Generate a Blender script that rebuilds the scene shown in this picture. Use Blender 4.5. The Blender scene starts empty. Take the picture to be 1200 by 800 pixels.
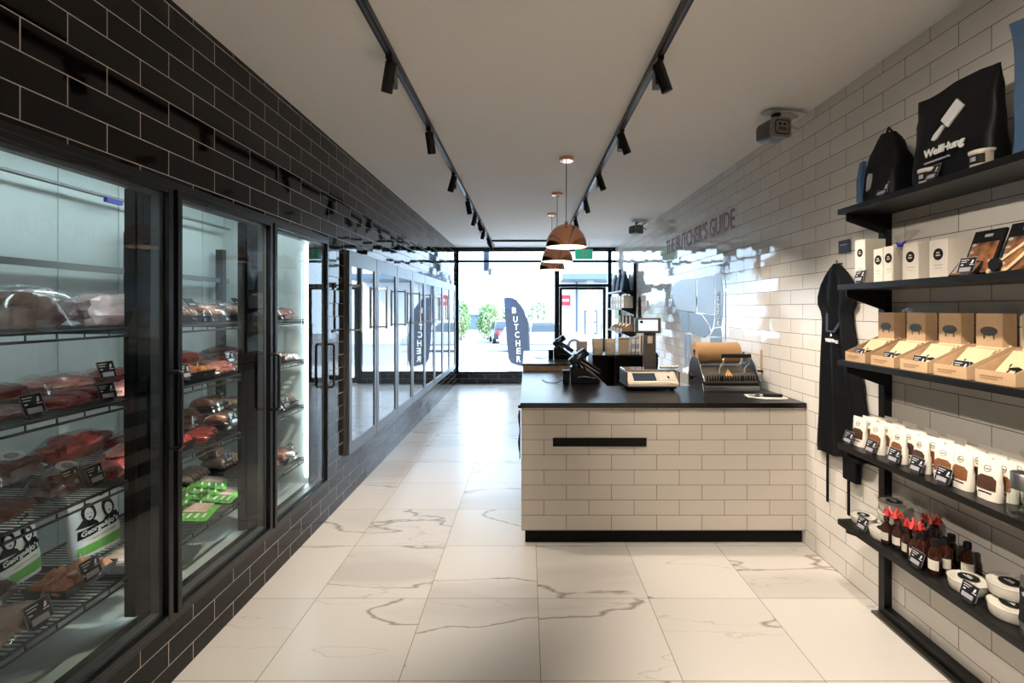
import bpy, bmesh, math, random
from mathutils import Vector, Matrix, noise
random.seed(7)
PI = math.pi
SC = bpy.context.scene
COL = SC.collection
H = 1.573

# ------------------------------------------------------------------ materials
def new_mat(name):
    m = bpy.data.materials.new(name); m.use_nodes = True
    nt = m.node_tree; b = nt.nodes['Principled BSDF']
    return m, nt, b

def mat(name, col, rough=0.5, metal=0.0, emit=None, estr=0.0, bump=0.0, bscale=40.0, vary=0.0, coat=0.0, spec=0.5, noise_mix=0.0, nscale=8.0, col2=None):
    m, nt, b = new_mat(name)
    c = (col[0], col[1], col[2], 1)
    b.inputs['Base Color'].default_value = c
    b.inputs['Roughness'].default_value = rough
    b.inputs['Metallic'].default_value = metal
    b.inputs['Specular IOR Level'].default_value = spec
    b.inputs['Coat Weight'].default_value = coat
    b.inputs['Coat Roughness'].default_value = 0.08
    if emit:
        b.inputs['Emission Color'].default_value = (*emit, 1)
        b.inputs['Emission Strength'].default_value = estr
    tc = nt.nodes.new('ShaderNodeTexCoord')
    nz = nt.nodes.new('ShaderNodeTexNoise'); nz.inputs['Scale'].default_value = nscale; nz.inputs['Detail'].default_value = 5
    nt.links.new(tc.outputs['Object'], nz.inputs['Vector'])
    mx = nt.nodes.new('ShaderNodeMix'); mx.data_type = 'RGBA'
    k = noise_mix if noise_mix else 0.12
    c2 = col2 if col2 else tuple(x * 0.8 for x in col)
    mx.inputs['A'].default_value = c; mx.inputs['B'].default_value = (*c2, 1)
    mr = nt.nodes.new('ShaderNodeMapRange'); mr.inputs['From Min'].default_value = 0.35; mr.inputs['From Max'].default_value = 0.65
    mr.inputs['To Max'].default_value = 1.0 if col2 else k * 2
    nt.links.new(nz.outputs['Fac'], mr.inputs['Value'])
    nt.links.new(mr.outputs['Result'], mx.inputs['Factor'])
    out = mx.outputs['Result']
    if vary:
        oi = nt.nodes.new('ShaderNodeObjectInfo')
        hs = nt.nodes.new('ShaderNodeHueSaturation')
        r = nt.nodes.new('ShaderNodeMapRange'); r.inputs['To Min'].default_value = 1 - vary; r.inputs['To Max'].default_value = 1 + vary
        nt.links.new(oi.outputs['Random'], r.inputs['Value'])
        nt.links.new(r.outputs['Result'], hs.inputs['Value'])
        nt.links.new(out, hs.inputs['Color']); out = hs.outputs['Color']
    nt.links.new(out, b.inputs['Base Color'])
    if bump:
        n2 = nt.nodes.new('ShaderNodeTexNoise'); n2.inputs['Scale'].default_value = bscale; n2.inputs['Detail'].default_value = 4
        nt.links.new(tc.outputs['Object'], n2.inputs['Vector'])
        bp = nt.nodes.new('ShaderNodeBump'); bp.inputs['Strength'].default_value = bump; bp.inputs['Distance'].default_value = 0.01
        nt.links.new(n2.outputs['Fac'], bp.inputs['Height']); nt.links.new(bp.outputs['Normal'], b.inputs['Normal'])
    return m

def glass_mat(name, tint, ior=1.45, rough=0.0, base=0.0, gl=(1, 1, 1)):
    m = bpy.data.materials.new(name); m.use_nodes = True
    nt = m.node_tree; nt.nodes.clear()
    o = nt.nodes.new('ShaderNodeOutputMaterial'); mx = nt.nodes.new('ShaderNodeMixShader')
    t = nt.nodes.new('ShaderNodeBsdfTransparent'); t.inputs['Color'].default_value = (*tint, 1)
    g = nt.nodes.new('ShaderNodeBsdfGlossy'); g.inputs['Roughness'].default_value = rough; g.inputs['Color'].default_value = (*gl, 1)
    f = nt.nodes.new('ShaderNodeFresnel'); f.inputs['IOR'].default_value = ior
    mm = nt.nodes.new('ShaderNodeMath'); mm.operation = 'ADD'; mm.use_clamp = True; mm.inputs[1].default_value = base
    ge = nt.nodes.new('ShaderNodeNewGeometry'); fl = nt.nodes.new('ShaderNodeMath'); fl.operation = 'SUBTRACT'; fl.inputs[0].default_value = 1.0
    nt.links.new(ge.outputs['Backfacing'], fl.inputs[1]); pr = nt.nodes.new('ShaderNodeMath'); pr.operation = 'MULTIPLY'
    nt.links.new(f.outputs['Fac'], mm.inputs[0]); nt.links.new(mm.outputs[0], pr.inputs[0]); nt.links.new(fl.outputs[0], pr.inputs[1]); nt.links.new(pr.outputs[0], mx.inputs['Fac'])
    nt.links.new(t.outputs[0], mx.inputs[1]); nt.links.new(g.outputs[0], mx.inputs[2]); nt.links.new(mx.outputs[0], o.inputs['Surface'])
    return m

def tile_mat(name, ua, va, u0, v0, pu, pv, col, grout, gsize, rough, offset=0.5, bump=0.25, wave=0.35, shade=0.12, bscale=9.0, marble=False, coat=0.0, spec=0.5, tip=0.0):
    m, nt, b = new_mat(name)
    N = nt.nodes.new; L = nt.links.new
    tc = N('ShaderNodeTexCoord'); sp = N('ShaderNodeSeparateXYZ'); L(tc.outputs['Object'], sp.inputs[0])
    def sub(sock, v):
        n = N('ShaderNodeMath'); n.operation = 'SUBTRACT'; L(sock, n.inputs[0]); n.inputs[1].default_value = v; return n.outputs[0]
    cb = N('ShaderNodeCombineXYZ'); L(sub(sp.outputs[ua], u0), cb.inputs[0]); L(sub(sp.outputs[va], v0), cb.inputs[1])
    br = N('ShaderNodeTexBrick'); L(cb.outputs[0], br.inputs['Vector'])
    br.offset = offset; br.offset_frequency = 2 if offset else 1; br.squash = 1.0; br.squash_frequency = 2
    if not offset: br.offset = 0.0; br.offset_frequency = 2
    for k, v in (('Scale', 1.0), ('Mortar Size', gsize), ('Mortar Smooth', 0.0), ('Bias', 0.0), ('Brick Width', pu), ('Row Height', pv)): br.inputs[k].default_value = v
    br.inputs['Color1'].default_value = (0, 0, 0, 1); br.inputs['Color2'].default_value = (1, 1, 1, 1); br.inputs['Mortar'].default_value = (.5, .5, .5, 1)
    # per tile tone
    t1 = N('ShaderNodeMix'); t1.data_type = 'RGBA'
    t1.inputs['A'].default_value = (*[c * (1 - shade) for c in col], 1); t1.inputs['B'].default_value = (*col, 1)
    L(br.outputs['Color'], t1.inputs['Factor'])
    base = t1.outputs['Result']
    idv = N('ShaderNodeVectorMath'); idv.operation = 'SCALE'; L(br.outputs['Color'], idv.inputs[0]); idv.inputs['Scale'].default_value = 37.0
    ad = N('ShaderNodeVectorMath'); ad.operation = 'ADD'; L(idv.outputs[0], ad.inputs[0]); L(tc.outputs['Object'], ad.inputs[1])
    if marble:
        # long diagonal veins, direction shared, shape differing from tile to tile
        mp = N('ShaderNodeMapping'); mp.inputs['Rotation'].default_value = (0, 0, math.radians(-32)); mp.inputs['Scale'].default_value = (0.5, 1.9, 1)
        L(ad.outputs[0], mp.inputs['Vector'])
        n1 = N('ShaderNodeTexNoise'); n1.inputs['Scale'].default_value = 0.85; n1.inputs['Detail'].default_value = 8; n1.inputs['Roughness'].default_value = 0.46; n1.inputs['Distortion'].default_value = 0.25
        L(mp.outputs[0], n1.inputs['Vector'])
        def ridge(sock, centre, width):
            a = N('ShaderNodeMath'); a.operation = 'SUBTRACT'; L(sock, a.inputs[0]); a.inputs[1].default_value = centre
            c = N('ShaderNodeMath'); c.operation = 'ABSOLUTE'; L(a.outputs[0], c.inputs[0])
            r = N('ShaderNodeMapRange'); r.inputs['From Min'].default_value = 0; r.inputs['From Max'].default_value = width; r.inputs['To Min'].default_value = 1; r.inputs['To Max'].default_value = 0
            L(c.outputs[0], r.inputs['Value']); return r.outputs['Result']
        v1 = ridge(n1.outputs['Fac'], 0.56, 0.008)
        # broad soft cloud only on one side of the vein
        r2 = N('ShaderNodeMapRange'); r2.inputs['From Min'].default_value = 0.56; r2.inputs['From Max'].default_value = 0.66; L(n1.outputs['Fac'], r2.inputs['Value'])
        r2.inputs['To Min'].default_value = 0.0; r2.inputs['To Max'].default_value = 1.0
        n3 = N('ShaderNodeTexNoise'); n3.inputs['Scale'].default_value = 1.6; n3.inputs['Detail'].default_value = 8; L(mp.outputs[0], n3.inputs['Vector'])
        v3 = ridge(n3.outputs['Fac'], 0.40, 0.006)
        def mix(fac, a, colb, k):
            q = N('ShaderNodeMath'); q.operation = 'MULTIPLY'; L(fac, q.inputs[0]); q.inputs[1].default_value = k
            x = N('ShaderNodeMix'); x.data_type = 'RGBA'; L(q.outputs[0], x.inputs['Factor']); L(a, x.inputs['A']); x.inputs['B'].default_value = (*colb, 1); return x.outputs['Result']
        base = mix(r2.outputs['Result'], base, (0.36, 0.33, 0.30), 0.5)
        base = mix(v1, base, (0.17, 0.13, 0.10), 0.8)
        base = mix(v3, base, (0.36, 0.30, 0.25), 0.55)
    mg = N('ShaderNodeMix'); mg.data_type = 'RGBA'; L(br.outputs['Fac'], mg.inputs['Factor']); L(base, mg.inputs['A']); mg.inputs['B'].default_value = (*grout, 1)
    L(mg.outputs['Result'], b.inputs['Base Color'])
    mr = N('ShaderNodeMapRange'); mr.inputs['To Min'].default_value = rough; mr.inputs['To Max'].default_value = 0.85; L(br.outputs['Fac'], mr.inputs['Value']); L(mr.outputs['Result'], b.inputs['Roughness'])
    nz = N('ShaderNodeTexNoise'); nz.inputs['Scale'].default_value = bscale; nz.inputs['Detail'].default_value = 1; L(ad.outputs[0], nz.inputs['Vector'])
    b1 = N('ShaderNodeBump'); b1.inputs['Strength'].default_value = wave; b1.inputs['Distance'].default_value = 0.004; L(nz.outputs['Fac'], b1.inputs['Height'])
    b2 = N('ShaderNodeBump'); b2.inputs['Strength'].default_value = bump; b2.inputs['Distance'].default_value = 0.003; b2.invert = True
    L(br.outputs['Fac'], b2.inputs['Height']); L(b1.outputs['Normal'], b2.inputs['Normal']); L(b2.outputs['Normal'], b.inputs['Normal'])
    b.inputs['Specular IOR Level'].default_value = spec
    if tip:
        wn = N('ShaderNodeTexWhiteNoise'); wn.noise_dimensions = '3D'; L(idv.outputs[0], wn.inputs['Vector'])
        sb = N('ShaderNodeVectorMath'); sb.operation = 'SUBTRACT'; L(wn.outputs['Color'], sb.inputs[0]); sb.inputs[1].default_value = (0.5, 0.5, 0.5)
        sc_ = N('ShaderNodeVectorMath'); sc_.operation = 'SCALE'; L(sb.outputs[0], sc_.inputs[0]); sc_.inputs['Scale'].default_value = tip
        an = N('ShaderNodeVectorMath'); an.operation = 'ADD'; L(sc_.outputs[0], an.inputs[0]); L(b2.outputs['Normal'], an.inputs[1])
        nn = N('ShaderNodeVectorMath'); nn.operation = 'NORMALIZE'; L(an.outputs[0], nn.inputs[0]); L(nn.outputs[0], b.inputs['Normal'])
    return m

M = {}
M['tile_black'] = tile_mat('black glazed subway tile', 1, 2, 2.095, -0.0224, 0.307, 0.1025, (0.0045, 0.0035, 0.003), (0.42, 0.38, 0.33), 0.0018, 0.05, wave=0.08, shade=0.3, spec=0.2, tip=0.03)
M['tile_white'] = tile_mat('white glazed subway tile', 1, 2, 2.160, 0.002, 0.306, 0.1002, (0.74, 0.70, 0.64), (0.06, 0.05, 0.045), 0.0016, 0.055, wave=0.2, shade=0.10, tip=0.035)
M['tile_counter'] = tile_mat('cream counter subway tile', 0, 2, -0.041, -0.003, 0.3016, 0.1005, (0.56, 0.51, 0.445), (0.10, 0.07, 0.05), 0.0016, 0.22, wave=0.2, shade=0.06)
M['tile_counter_side'] = tile_mat('cream counter side tile', 1, 2, -0.041, -0.003, 0.3016, 0.1005, (0.56, 0.51, 0.445), (0.10, 0.07, 0.05), 0.0016, 0.22, wave=0.2, shade=0.06)
M['tile_sill'] = tile_mat('black sill tile', 0, 2, 0, 0.0, 0.305, 0.1, (0.012, 0.014, 0.018), (0.3, 0.32, 0.34), 0.003, 0.2, wave=0.2)
M['floor'] = tile_mat('marble floor tile', 0, 1, 0.0571, 2.707 - 3.0075, 0.6015, 0.605, (0.56, 0.53, 0.49), (0.13, 0.10, 0.08), 0.0015, 0.27, offset=0.0, bump=0.15, wave=0.03, shade=0.06, bscale=3, marble=True)
M['ceiling'] = mat('ceiling paint', (0.78, 0.75, 0.715), 0.85, noise_mix=0.03)
M['paint'] = mat('plain wall paint', (0.8, 0.77, 0.73), 0.8)
M['black'] = mat('black powder coat', (0.005, 0.005, 0.006), 0.38, spec=0.3)
M['blacksatin'] = mat('black satin frame', (0.006, 0.007, 0.008), 0.25, spec=0.4)
M['blackmatte'] = mat('black matte', (0.004, 0.004, 0.004), 0.7, spec=0.2)
M['blackwood'] = mat('black laminate', (0.005, 0.005, 0.005), 0.36, spec=0.3, bump=0.05, bscale=120)
M['counter_top'] = mat('black stone top', (0.005, 0.005, 0.006), 0.30, spec=0.4, bump=0.03, bscale=200)
M['spacer'] = mat('dark grey spacer', (0.06, 0.065, 0.07), 0.35)
M['steel'] = mat('brushed steel', (0.24, 0.25, 0.26), 0.42, 1.0, bump=0.03, bscale=90)
M['steelsatin'] = mat('satin steel', (0.30, 0.30, 0.30), 0.38, 1.0)
M['chrome'] = mat('chrome', (0.8, 0.8, 0.8), 0.1, 1.0)
M['wire'] = mat('dark wire', (0.10, 0.10, 0.10), 0.3, 0.7)
M['liner'] = mat('cool white liner', (0.60, 0.67, 0.67), 0.35)
M['liner_floor'] = mat('liner floor', (0.42, 0.47, 0.45), 0.3)
M['copper'] = mat('polished copper', (0.80, 0.40, 0.26), 0.13, 1.0)
M['copper_in'] = mat('pale inner enamel', (0.85, 0.72, 0.62), 0.4)
M['glass'] = glass_mat('cooler door glass', (0.93, 0.965, 0.96), 1.42)
M['glassfridge'] = glass_mat('fridge door glass', (0.62, 0.68, 0.72), 2.0, 0.02, 0.22)
M['winglass'] = glass_mat('shopfront glass', (0.97, 0.985, 0.99), 1.3)
M['film'] = glass_mat('clear film', (0.93, 0.93, 0.93), 1.5, 0.12, 0.04)
M['filmcrisp'] = glass_mat('crisp cellophane', (0.95, 0.95, 0.95), 1.5, 0.06, 0.07)
M['jar'] = glass_mat('jar glass', (0.88, 0.92, 0.9), 1.5, 0.0, 0.05)
M['led'] = mat('led strip', (1, 1, 1), 0.5, emit=(0.82, 0.96, 1.0), estr=10.5)
M['ledfr'] = mat('fridge led strip', (1, 1, 1), 0.5, emit=(0.85, 0.95, 1.0), estr=5.0)
M['lamp'] = mat('lamp lens', (1, 0.9, 0.8), 0.5, emit=(1.0, 0.80, 0.58), estr=22.0)
M['bulb'] = mat('pendant bulb', (1, 0.9, 0.8), 0.5, emit=(1.0, 0.84, 0.66), estr=90.0)
M['white'] = mat('white plastic', (0.78, 0.77, 0.74), 0.4)
M['offwhite'] = mat('cream paper', (0.70, 0.64, 0.55), 0.6)
M['ink'] = mat('black ink', (0.006, 0.006, 0.006), 0.6, spec=0.2)
M['print'] = mat('white print', (0.75, 0.75, 0.75), 0.6)
M['greyprint'] = mat('grey print', (0.35, 0.36, 0.38), 0.6)
M['card'] = mat('black card', (0.006, 0.006, 0.008), 0.45, spec=0.3)
M['pricestrip'] = mat('price strip', (0.33, 0.32, 0.36), 0.5)
M['kraft'] = mat('kraft board', (0.50, 0.33, 0.185), 0.7, noise_mix=0.2, nscale=30)
M['kraftdark'] = mat('kraft inside', (0.30, 0.18, 0.09), 0.8)
M['kraftroll'] = mat('kraft paper roll', (0.46, 0.26, 0.12), 0.55)
M['kraftgrey'] = mat('kraft pouch paper', (0.42, 0.34, 0.25), 0.6, bump=0.3, bscale=30)
M['wood'] = mat('oak edge', (0.50, 0.34, 0.20), 0.5, noise_mix=0.5, nscale=14)
M['woodpale'] = mat('pale wood', (0.62, 0.45, 0.27), 0.5)
M['maroon'] = mat('maroon lettering', (0.20, 0.035, 0.045), 0.5)
M['slate'] = mat('slate blue vinyl', (0.05, 0.07, 0.125), 0.3)
M['slatepale'] = mat('pale blue vinyl', (0.36, 0.42, 0.52), 0.3)  # slate vinyl paled: window reflection on the upper cow panels painted into the colour
M['printbright'] = mat('bright white vinyl', (0.9, 0.9, 0.9), 0.4)
M['navy'] = mat('navy fabric', (0.03, 0.045, 0.09), 0.7)
M['flag'] = mat('flag fabric', (0.035, 0.045, 0.075), 0.8)
M['bluebag'] = mat('blue woven bag', (0.045, 0.10, 0.19), 0.45, bump=0.6, bscale=14)
M['blackbag'] = mat('black woven bag', (0.003, 0.003, 0.004), 0.5, spec=0.2, bump=0.6, bscale=12)
M['apron'] = mat('black apron cloth', (0.0025, 0.003, 0.004), 0.7, spec=0.15, bump=0.4, bscale=10)
M['pouchwhite'] = mat('white paper pouch', (0.78, 0.72, 0.63), 0.5, bump=0.2, bscale=25)
M['tub'] = mat('white tub', (0.74, 0.69, 0.60), 0.4)
M['red'] = mat('red ribbon', (0.55, 0.04, 0.03), 0.4)
M['green'] = mat('lime green print', (0.13, 0.42, 0.06), 0.4)
M['greendark'] = mat('deep green print', (0.03, 0.14, 0.03), 0.4)
M['exitgreen'] = mat('exit sign green', (0.02, 0.33, 0.19), 0.4, emit=(0.02, 0.5, 0.27), estr=0.5)
M['amber'] = mat('dark brown glass', (0.03, 0.008, 0.004), 0.12)
M['sauce'] = mat('dark sauce', (0.035, 0.015, 0.01), 0.25)
M['gold'] = mat('gold print', (0.55, 0.42, 0.10), 0.4)
M['bluetie'] = mat('blue tie', (0.03, 0.03, 0.35), 0.4)
M['screen'] = mat('pale screen', (0.5, 0.6, 0.65), 0.2, emit=(0.62, 0.80, 0.90), estr=0.85)
M['beige'] = mat('beige device plastic', (0.55, 0.47, 0.37), 0.35)
M['devgrey'] = mat('brown grey device', (0.075, 0.068, 0.058), 0.35)
M['darkgrey'] = mat('dark grey device', (0.045, 0.043, 0.04), 0.3)
M['spice'] = mat('spice window', (0.22, 0.085, 0.03), 0.5, noise_mix=0.9, nscale=60)
M['spicedark'] = mat('dark spice window', (0.07, 0.03, 0.015), 0.5, noise_mix=0.9, nscale=60)
M['photo_print'] = mat('food photo print', (0.32, 0.13, 0.05), 0.35, col2=(0.04, 0.02, 0.015), nscale=26)
M['skin_cam'] = mat('weathered grey plastic', (0.20, 0.19, 0.175), 0.5)
M['bracket'] = mat('white bracket', (0.55, 0.53, 0.49), 0.5)
M['whitelam'] = mat('white laminate', (0.72, 0.72, 0.71), 0.22)
# meats
def meat(name, a, b_, sc=14, rough=0.28):
    return mat(name, a, rough, col2=b_, nscale=sc, bump=0.5, bscale=22, vary=0.25, coat=0.6)
M['meat_red'] = meat('red meat', (0.34, 0.055, 0.045), (0.16, 0.022, 0.02))
M['meat_pink'] = meat('pink meat', (0.56, 0.26, 0.22), (0.42, 0.10, 0.085))
M['meat_brown'] = meat('brown meat', (0.21, 0.085, 0.055), (0.10, 0.03, 0.022))
M['meat_pale'] = meat('pale meat', (0.58, 0.45, 0.43), (0.27, 0.13, 0.13), 9)
M['meat_marble'] = meat('marbled meat', (0.20, 0.05, 0.05), (0.44, 0.24, 0.22), 30)
M['meat_orange'] = meat('marinated meat', (0.50, 0.20, 0.09), (0.28, 0.08, 0.03), 30)
M['meat_fat'] = meat('chicken', (0.66, 0.50, 0.42), (0.50, 0.32, 0.25), 12)
M['sausage'] = meat('sausage skin', (0.42, 0.21, 0.14), (0.24, 0.09, 0.06), 40)
M['sausage_grey'] = meat('dull sausage', (0.30, 0.22, 0.17), (0.16, 0.10, 0.08), 40)
M['chilli'] = meat('red marinated meat', (0.55, 0.05, 0.025), (0.30, 0.02, 0.015), 40)
# outdoors
M['paving'] = mat('pale paving', (0.55, 0.56, 0.57), 0.9, noise_mix=0.2, nscale=3)
M['asphalt'] = mat('asphalt', (0.20, 0.21, 0.22), 0.9, noise_mix=0.3, nscale=3)
M['carblue'] = mat('grey blue car paint', (0.10, 0.13, 0.18), 0.25, 0.4, coat=1.0)
M['carsilver'] = mat('silver car paint', (0.35, 0.37, 0.40), 0.25, 0.3, coat=1.0)
M['cardark'] = mat('dark car paint', (0.02, 0.025, 0.04), 0.25, coat=1.0)
M['carglass'] = mat('car window', (0.03, 0.045, 0.06), 0.05)
M['tyre'] = mat('tyre rubber', (0.02, 0.02, 0.022), 0.8)
M['redlight'] = mat('red lamp', (0.6, 0.03, 0.03), 0.3)
M['leaf'] = mat('leaf green', (0.13, 0.24, 0.07), 0.6, vary=0.2)
M['render'] = mat('white render', (0.72, 0.74, 0.76), 0.9)
M['sigred'] = mat('red sign', (0.6, 0.03, 0.05), 0.5)
M['darkblue'] = mat('blue grey steel', (0.10, 0.14, 0.19), 0.4)

# ------------------------------------------------------------------ mesh builder
class MB:
    def __init__(s): s.v = []; s.f = []; s.m = []; s.T = Matrix.Identity(4); s.mi = 0; s.sm = []
    def add(s, vs, fs, smooth=False):
        o = len(s.v)
        s.v += [tuple(s.T @ Vector(p)) for p in vs]
        s.f += [tuple(o + i for i in f) for f in fs]; s.m += [s.mi] * len(fs); s.sm += [smooth] * len(fs)
        return s
    def box(s, x0, x1, y0, y1, z0, z1):
        vs = [(x, y, z) for z in (z0, z1) for y in (y0, y1) for x in (x0, x1)]
        return s.add(vs, [(0, 2, 3, 1), (4, 5, 7, 6), (0, 1, 5, 4), (2, 6, 7, 3), (0, 4, 6, 2), (1, 3, 7, 5)])
    def obox(s, c, size, rot=None):
        R = rot if rot else Matrix.Identity(3)
        a, b, d = [q / 2 for q in size]
        vs = [tuple(Vector(c) + R @ Vector((x, y, z))) for z in (-d, d) for y in (-b, b) for x in (-a, a)]
        return s.add(vs, [(0, 2, 3, 1), (4, 5, 7, 6), (0, 1, 5, 4), (2, 6, 7, 3), (0, 4, 6, 2), (1, 3, 7, 5)])
    def tube(s, p0, p1, r, r2=None, n=12, cap=True):
        p0, p1 = Vector(p0), Vector(p1); d = (p1 - p0).normalized()
        a = d.orthogonal().normalized(); b = d.cross(a); r2 = r if r2 is None else r2
        vs = [tuple(p + (a * math.cos(2 * PI * i / n) + b * math.sin(2 * PI * i / n)) * q) for p, q in ((p0, r), (p1, r2)) for i in range(n)]
        fs = [(i, (i + 1) % n, n + (i + 1) % n, n + i) for i in range(n)]
        s.add(vs, fs, True)
        if cap:
            s.add(vs[:n], [tuple(range(n))[::-1]]); s.add(vs[n:], [tuple(range(n))])
        return s
    def path(s, pts, r, n=8):
        pts = [Vector(p) for p in pts]; rings = []; up = None
        for i, p in enumerate(pts):
            d = (pts[min(i + 1, len(pts) - 1)] - pts[max(i - 1, 0)]).normalized()
            if up is None: up = d.orthogonal().normalized()
            a = (up - d * up.dot(d)).normalized(); up = a; b = d.cross(a)
            rr = r[i] if isinstance(r, (list, tuple)) else r
            rings.append([tuple(p + (a * math.cos(2 * PI * k / n) + b * math.sin(2 * PI * k / n)) * rr) for k in range(n)])
        return s.loft(rings, True, True)
    def loft(s, rings, cap=True, smooth=True, closed=True):
        n = len(rings[0]); vs = [p for r in rings for p in r]; fs = []
        for j in range(len(rings) - 1):
            for i in range(n if closed else n - 1):
                k = (i + 1) % n
                fs.append((j * n + i, j * n + k, (j + 1) * n + k, (j + 1) * n + i))
        s.add(vs, fs, smooth)
        if cap and closed:
            s.add(rings[0], [tuple(range(n))[::-1]], smooth); s.add(rings[-1], [tuple(range(n))], smooth)
        return s
    def lathe(s, prof, c=(0, 0, 0), n=32, cap=False):
        rings = [[(c[0] + r * math.cos(2 * PI * i / n), c[1] + r * math.sin(2 * PI * i / n), c[2] + z) for i in range(n)] for r, z in prof]
        return s.loft(rings, cap, True)
    def prism(s, poly, d0, d1, axes=(0, 2, 1)):
        """poly in (u,v), extruded along w from d0 to d1; axes gives which coordinate u,v,w are"""
        def P(u, v, w):
            q = [0, 0, 0]; q[axes[0]] = u; q[axes[1]] = v; q[axes[2]] = w; return tuple(q)
        n = len(poly)
        vs = [P(u, v, d0) for u, v in poly] + [P(u, v, d1) for u, v in poly]
        fs = [(i, (i + 1) % n, n + (i + 1) % n, n + i) for i in range(n)] + [tuple(range(n))[::-1], tuple(range(n, 2 * n))]
        return s.add(vs, fs)
    def build(s, name, mats, parent=None, bevel=0, seg=2, sub=0, loc=None):
        me = bpy.data.meshes.new(name)
        me.from_pydata(s.v, [], s.f)
        if not isinstance(mats, (list, tuple)): mats = [mats]
        for q in mats: me.materials.append(M[q] if isinstance(q, str) else q)
        for p, mi, sm in zip(me.polygons, s.m, s.sm): p.material_index = min(mi, len(mats) - 1); p.use_smooth = sm
        bm = bmesh.new(); bm.from_mesh(me)
        bmesh.ops.remove_doubles(bm, verts=bm.verts, dist=1e-6)
        bmesh.ops.recalc_face_normals(bm, faces=bm.faces); bm.to_mesh(me); bm.free()
        if any(s.sm): me.set_sharp_from_angle(angle=math.radians(42))
        o = bpy.data.objects.new(name, me); COL.objects.link(o)
        if parent: o.parent = parent
        if loc: o.location = loc
        if bevel:
            b = o.modifiers.new('bevel', 'BEVEL'); b.width = bevel; b.segments = seg; b.limit_method = 'ANGLE'; b.angle_limit = math.radians(40); b.harden_normals = False
        if sub:
            q = o.modifiers.new('sub', 'SUBSURF'); q.levels = sub; q.render_levels = sub
        return o

def tag(o, label=None, cat=None, group=None, kind=None):
    if label: o['label'] = label
    if cat: o['category'] = cat
    if group: o['group'] = group
    if kind: o['kind'] = kind
    return o
def thing(name, label, cat, loc=(0, 0, 0), rz=0.0, group=None):
    o = bpy.data.objects.new(name, None); COL.objects.link(o); o.empty_display_size = 0.05
    o.location = loc; o.rotation_euler = (0, 0, rz)
    return tag(o, label, cat, group)
def copy_tree(o, parent=None):
    c = o.copy(); COL.objects.link(c)
    if parent: c.parent = parent
    for ch in list(o.children): copy_tree(ch, c)
    return c
_used = set()
def inst(proto, loc, rz=0.0, label=None, group=None, scale=None, tilt=None):
    """first call moves the prototype itself, later calls copy it"""
    if proto.name in _used: o = copy_tree(proto)
    else: _used.add(proto.name); o = proto
    o.location = loc; o.rotation_euler = (tilt[0] if tilt else 0, tilt[1] if tilt else 0, rz)
    if scale: o.scale = scale
    else: o.scale = (1, 1, 1)
    if label: o['label'] = label
    if group: o['group'] = group
    return o
def purge_unused(protos):
    for p in protos:
        if p.name not in _used:
            for ch in list(p.children_recursive): bpy.data.objects.remove(ch)
            bpy.data.objects.remove(p)
FR = {'-y': Matrix(((1, 0, 0), (0, 0, -1), (0, 1, 0))), '-x': Matrix(((0, 0, -1), (-1, 0, 0), (0, 1, 0))), '+x': Matrix(((0, 0, 1), (1, 0, 0), (0, 1, 0))), 'up': Matrix.Identity(3)}
def text(body, size, loc, face, m, parent, name='lettering', sx=1.0, bold=0.0, extrude=0.0005, rot=0.0, align='CENTER', valign='CENTER', shear=0.0, tilt=0.0, spacing=1.0, fit=None):
    cu = bpy.data.curves.new(name, 'FONT'); cu.body = body; cu.size = size; cu.align_x = align; cu.align_y = valign
    cu.extrude = extrude; cu.offset = bold; cu.shear = shear; cu.resolution_u = 3; cu.space_character = spacing
    t = bpy.data.objects.new('tmp', cu); COL.objects.link(t)
    dg = bpy.context.evaluated_depsgraph_get(); me = bpy.data.meshes.new_from_object(t.evaluated_get(dg))
    bpy.data.objects.remove(t); bpy.data.curves.remove(cu)
    if fit:
        xs = [v.co.x for v in me.vertices]; ys = [v.co.y for v in me.vertices]
        cx, cy = (min(xs) + max(xs)) / 2, (min(ys) + max(ys)) / 2
        me.transform(Matrix.Diagonal((fit[0] / (max(xs) - min(xs)), fit[1] / (max(ys) - min(ys)), 1, 1)) @ Matrix.Translation((-cx, -cy, 0)))
    R = Matrix.Rotation(tilt, 3, 'X') if tilt else Matrix.Identity(3)
    T = Matrix.Translation(loc) @ R.to_4x4() @ FR[face].to_4x4() @ Matrix.Rotation(rot, 4, 'Z') @ Matrix.Diagonal((sx, 1, 1, 1))
    me.transform(T); me.materials.clear(); me.materials.append(M[m]); me.name = name
    o = bpy.data.objects.new(name, me); COL.objects.link(o)
    if parent: o.parent = parent
    return o
def struct(name, mb, m, **k):
    o = mb.build(name, m, **k); o['kind'] = 'structure'; return o

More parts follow.
